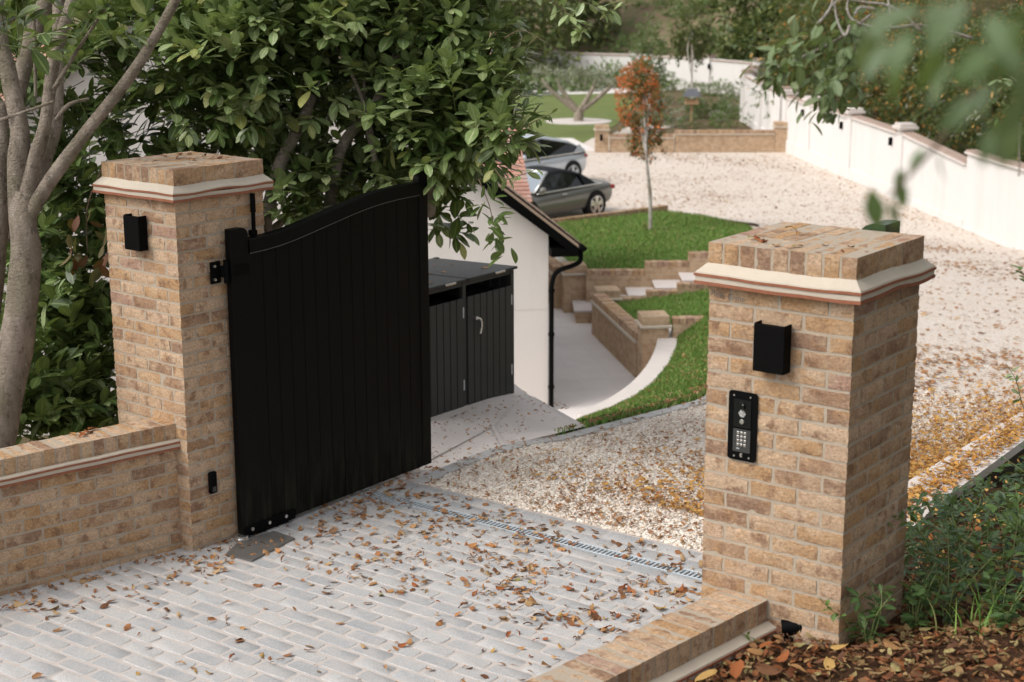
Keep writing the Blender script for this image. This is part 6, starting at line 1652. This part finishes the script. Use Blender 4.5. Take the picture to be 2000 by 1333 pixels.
# pillar caps and coping: individual leaves
CAPS = [(-.50, .12, 2.28, .065, 1, 'right'), (-.47, .10, 2.281, .05, 1, 'right'), (-.54, .15, 2.281, .055, 4, 'right'), (-.30, .08, 2.281, .05, 4, 'right'), (-.43, .33, 2.281, .06, 0, 'right'), (-.22, .17, 2.281, .03, 3, 'right'), (-.10, .08, 2.281, .03, 1, 'right'), (-.12, .20, 2.281, .03, 3, 'right'), (-.52, .45, 2.281, .05, 2, 'right'), (-.38, .05, 2.281, .045, 0, 'right')]
for i in range(13): CAPS.append((-.12-.45*rf_.random(), .1+.45*rf_.random(), 2.296, rf_.uniform(.03, .05), rf_.choice((0, 1, 3)), 'left'))
for x, y, z, s_, ci, wch in CAPS:
    o = bpy.data.objects.new('fallen_leaf', protos[(ci, rf_.randrange(6))]); q_ = Vector((x, y, z)) if wch == 'right' else lp @ Vector((x, y, z))
    o.location = q_; o.scale = (s_, s_, s_*.8); o.rotation_euler = (rf_.uniform(-.3, .3), rf_.uniform(-.3, .3), rf_.uniform(0, 6.28)); col.objects.link(o)
    tag(o, 'dry %s leaf lying on top of the %s gate pillar' % (CN[ci], wch), 'fallen leaf', '%s leaves on the %s pillar cap' % (CN[ci], wch))
for i in range(9):
    o = bpy.data.objects.new('fallen_leaf', protos[(rf_.choice((0, 1)), rf_.randrange(6))]); y = rf_.gauss(-.12, .06); s_ = rf_.uniform(.04, .06)
    o.location = (-4.62+.216*y+rf_.gauss(0, .03), y, .785); o.scale = (s_, s_, s_); o.rotation_euler = (rf_.uniform(-.4, .4), rf_.uniform(-.4, .4), rf_.uniform(0, 6.28)); col.objects.link(o)
    tag(o, 'brown leaf in the little heap on the coping of the left wall', 'fallen leaf', 'leaves heaped on the left wall coping')
# leaves on the bin store lid
for i in range(16):
    o = bpy.data.objects.new('fallen_leaf', protos[(rf_.choice((0, 1, 3)), rf_.randrange(6))]); s_ = rf_.uniform(.03, .055)
    xx_, yy_ = rf_.uniform(-.8, -.05), rf_.uniform(.1, 1.25); o.location = (-5.41+xx_, 3.63+yy_, -.24+BH+.037+.026*xx_); o.scale = (s_, s_, s_*.7); o.rotation_euler = (0, 0, rf_.uniform(0, 6.28)); col.objects.link(o)
    tag(o, 'brown leaf lying on the bin store lid', 'fallen leaf', 'leaves on the bin store lids')
# bank litter
pts = []
while len(pts) < 12000:
    y = rf_.uniform(-1.6, 4.5); x = -.45+rf_.random()**1.1*2.6
    if y < 0 and x < RA[0]+(RB[0]-RA[0])*(-y/2.02)+.03: continue
    if 0 <= y < .68 and x < .01: continue
    if y >= .68 and x < -.3-min(1, (y-.665)/1.735)*.5: continue
    if y > 1.4 and rf_.random() < .5: continue
    pts.append((x, y, bz(x, y)+rf_.uniform(.0, .03)))
litter('bank_litter', pts, (.025, .06), M['litter_bank'], 'thick russet and yellow leaf litter on the bank around the right pillar', 10, .5)
pts = []
while len(pts) < 650:
    y = rf_.uniform(.8, 5.5); x = rf_.uniform(-.8, 1.6)
    if x < -.3-min(1, (y-.665)/1.735)*.5: continue
    pts.append((x, y, bz(x, y)+rf_.uniform(.05, .16)))
litter('golden_litter', pts, (.03, .06), M['litter_gold'], 'yellow leaves caught in the ivy on the bank', 11, .6)
big_l = [(-0.208, -0.234, 0.660), (-0.219, -0.324, 0.660), (-0.103, -0.300, 0.660), (-0.195, -0.518, 0.660), (-0.265, -0.640, 0.660), (-0.096, -0.445, 0.660), (0.003, -0.372, 0.660), (0.080, -0.256, 0.660), (0.219, 0.025, 0.680), (0.347, 0.139, 0.700), (0.572, 0.004, 0.720), (0.038, -0.072, 0.660)]
for i, q_ in enumerate(big_l):
    ci = (1, 0, 1, 1, 2, 3, 0, 2, 0, 2, 0, 2)[i]; o = bpy.data.objects.new('large_leaf', protos[(ci, (0, 2, 4)[i % 3])]); s_ = rf_.uniform(.07, .11)
    o.location = q_; o.scale = (s_, s_, s_*.6); o.rotation_euler = (rf_.uniform(-.4, .4), rf_.uniform(-.4, .4), rf_.uniform(0, 6.28)); col.objects.link(o)
    tag(o, 'large %s leaf on the bank litter at the foot of the right pillar' % CN[ci], 'fallen leaf', 'large %s leaves on the bank' % CN[ci])

# unseen tree added to shade bank and pillar (near leaves taken as its own)
blob_tree('added_shade_tree', (3.6, 2.6, .7), [(2.6, 1.6, 3.6, 1.2, 1.3, .9, 1), (3.4, 2.8, 4.0, 1.5, 1.5, 1.1, 1), (2.3, 3.4, 3.9, 1.0, 1.2, .8, 1), (3.4, .4, 3.7, 1.2, 1.2, .9, 1), (3.9, 1.6, 4.8, 1.4, 1.4, 1.0, 1), (2.6, 4.8, 3.6, 1.2, 1.2, 1.1, 1), (4.4, .8, 2.6, 1.1, 1.3, 1.1, 1), (4.6, 3.2, 2.4, 1.1, 1.5, 1.2, 1)], 1500, .12, M['hedge'], 'unseen broadleaf tree added beyond the right edge to shade the keypad pillar', 'tree', None, None, 'bark_brown', 401, 6, .3, None, LO, (.12, .06))
# ---- bank plants
def ground_leaves(name, n, region, leaf, mat, label, seed, hz=(.02, .16), tm=None, kind='stuff', cat='ground cover'):
    rng_ = np.random.default_rng(seed); rr = random.Random(seed); P = []
    while len(P) < n:
        x = rr.uniform(region[0], region[1]); y = rr.uniform(region[2], region[3])
        if x < -.3-min(1, max(0, y-.665)/1.735)*.45+.03: continue
        if y < .68 and x < .03: continue
        dens = region[4](x, y)
        if rr.random() > dens: continue
        P.append((x, y, bz(x, y)+rr.uniform(*hz)*(.4+dens)))
    P = np.array(P); d = unit(rng_, n)*np.array([1, 1, .35]); u = np.stack([rng_.normal(0, .45, n), rng_.normal(0, .45, n), np.ones(n)], 1)
    o = scatter_mesh(name, tm or LO, P, frames(d, u), rng_.uniform(leaf*.6, leaf*1.3, n), mat, None)
    return tag(o, label, cat, kind=kind)
ground_leaves('ivy', 10000, (-.85, 2.6, .6, 7.5, lambda x, y: max(0, min(1, .35+(y-1.0)*.5+.8*noise.noise(Vector((x*2, y*2, 7)))))), .066, M['ivy'], 'dark ivy covering the bank below the pale kerb', 51, (.02, .14))
def plant(name, base, h, n, leaf, mat, label, seed, spread=.12, nst=5, bark='twig', tm=None, per=3):
    r = empty(name, base, 0, label, 'plant'); rr = random.Random(seed); rng_ = np.random.default_rng(seed); b = MB(); pos, dd, uu, ss = [], [], [], []
    for s_ in range(nst):
        a = rr.uniform(0, 6.28); l = h*rr.uniform(.55, 1.1); e = Vector((math.cos(a)*spread*rr.uniform(.3, 1.3), math.sin(a)*spread*rr.uniform(.3, 1.3), l)); m_ = e*.5+Vector((rr.uniform(-.03, .03), rr.uniform(-.03, .03), l*.08)); pts_ = [Vector((0, 0, -.03)), m_, e]
        b.tube(pts_, [.0035, .0028, .0015], 5); Q = smooth_pts(pts_, 10)
        for i in range(n):
            k_ = rr.uniform(.25, 1); p = Q[min(len(Q)-1, int(k_*(len(Q)-1)))]; v = unit(rng_, 1)[0]; pos.append(np.array(p)+v*.008); dd.append(v*np.array([1, 1, .4])+np.array([0, 0, .15])); uu.append(np.array([0, 0, 1.])+rng_.normal(size=3)*.4); ss.append(leaf*rr.uniform(.6, 1.2))
    b.build('stems', M[bark], r, True); scatter_mesh('leaves', tm or LO, np.array(pos), frames(np.array(dd), np.array(uu)), np.array(ss), M[mat], r); return r
PLB = [((.10, .72), .50, 'tall leafy weed rising against the right side of the keypad pillar', .24), ((.24, .58), .34, 'bushy green weed right of the keypad pillar', .18), ((.32, 1.0), .42, 'dense leafy weed behind the bushy one on the bank', .22), ((.08, .12), .24, 'small leafy weed at the near right corner of the keypad pillar', .08), ((.50, .50), .26, 'low leafy weed in the middle of the bank', .16), ((.62, 1.1), .36, 'leafy weed at the right edge of the bank', .2), ((.34, 1.5), .36, 'leafy weed in the ivy behind the others', .22), ((.02, 1.2), .42, 'leafy weed just behind the keypad pillar', .2),
  ((.16, .42), .26, 'green weed close to the side of the keypad pillar, near its foot', .12), ((-.12, 1.7), .34, 'leafy weed beside the start of the pale kerb', .2), ((.1, 2.0), .36, 'leafy weed among the ivy under the pale kerb', .22), ((-.2, 2.6), .30, 'leafy weed against the pale kerb, further along', .2), ((.25, 2.5), .40, 'leafy weed at the back of the ivy', .24), ((-.25, 3.5), .40, 'leafy weed under the far end of the pale kerb', .24), ((.46, 1.9), .34, 'leafy weed near the right edge, in the ivy', .2)]
for i, ((x, y), h, lb, sp) in enumerate(PLB):
    plant('weed', (x, y, bz(x, y)), h, (15, 11)[i % 2], .055, ('weed_leaf', 'ivy', 'bramble', 'weed_leaf')[i % 4], lb, 300+i, sp, 7)
sprig('bramble_shoot', [(.12, .80, bz(.12, .8)+.25), (.02, .62, bz(.1, .8)+.44), (-.03, .42, bz(.1, .8)+.50), (-.02, .30, bz(.1, .8)+.46)], .055, 20, M['bramble'], 'arching bramble shoot crossing the side of the keypad pillar', 'plant', 61, .003, 'twig', .0)
sprig('bramble_shoot', [(.02, .10, .62), (.015, .03, .74), (-.01, -.05, .80), (-.05, -.07, .84)], .042, 12, M['bramble'], 'short leafy shoot in front of the keypad pillar corner', 'plant', 62, .0025, 'twig', .0)
sprig('ivy_sprig', [(-0.353, -0.229, 0.620), (-0.348, -0.195, 0.660), (-0.283, -0.236, 0.680)], .035, 6, M['bramble'], 'tiny green sprig beside the kerb wall', 'plant', 63, .002, 'twig', .1)
sprig('edge_twig', [(0.548, 0.635, 2.019), (0.471, 0.616, 2.152), (0.430, 0.600, 2.203)], .05, 9, M['bramble'], 'little leafy twig at the right edge over the gravel', 'branch', 64, .003)
sprig('edge_shrub', [(0.016, 2.363, 0.957), (-0.071, 2.344, 1.116), (-0.124, 2.347, 1.261), (-0.165, 2.335, 1.327)], .055, 16, M['laurel_lit'], 'thin leafy shoot at the right edge beside the pale kerb', 'plant', 65, .003)
# long grass blades
b = MB(); rr = random.Random(4)
gt = empty('grass_tuft', (.42, .50, bz(.42, .5)), 0, 'tuft of long arching grass blades on the bank', 'grass tuft')
for i in range(46):
    a = rr.uniform(0, 6.28); l = rr.uniform(.14, .34); w_ = .0045; o_ = Vector((rr.gauss(0, .10), rr.gauss(0, .12), 0)); d = Vector((math.cos(a), math.sin(a), 0)); s_ = Vector((-d.y, d.x, 0))
    vs = []
    for k in range(7):
        t = k/6; p = o_+d*l*.75*t*t+Vector((0, 0, l*(t-.45*t*t))); ww = w_*(1-t*.85); vs += [p-s_*ww, p+s_*ww]
    b.add(vs, [(2*k, 2*k+2, 2*k+3, 2*k+1) for k in range(6)])
b.build('blades', M['blade'], gt, True)
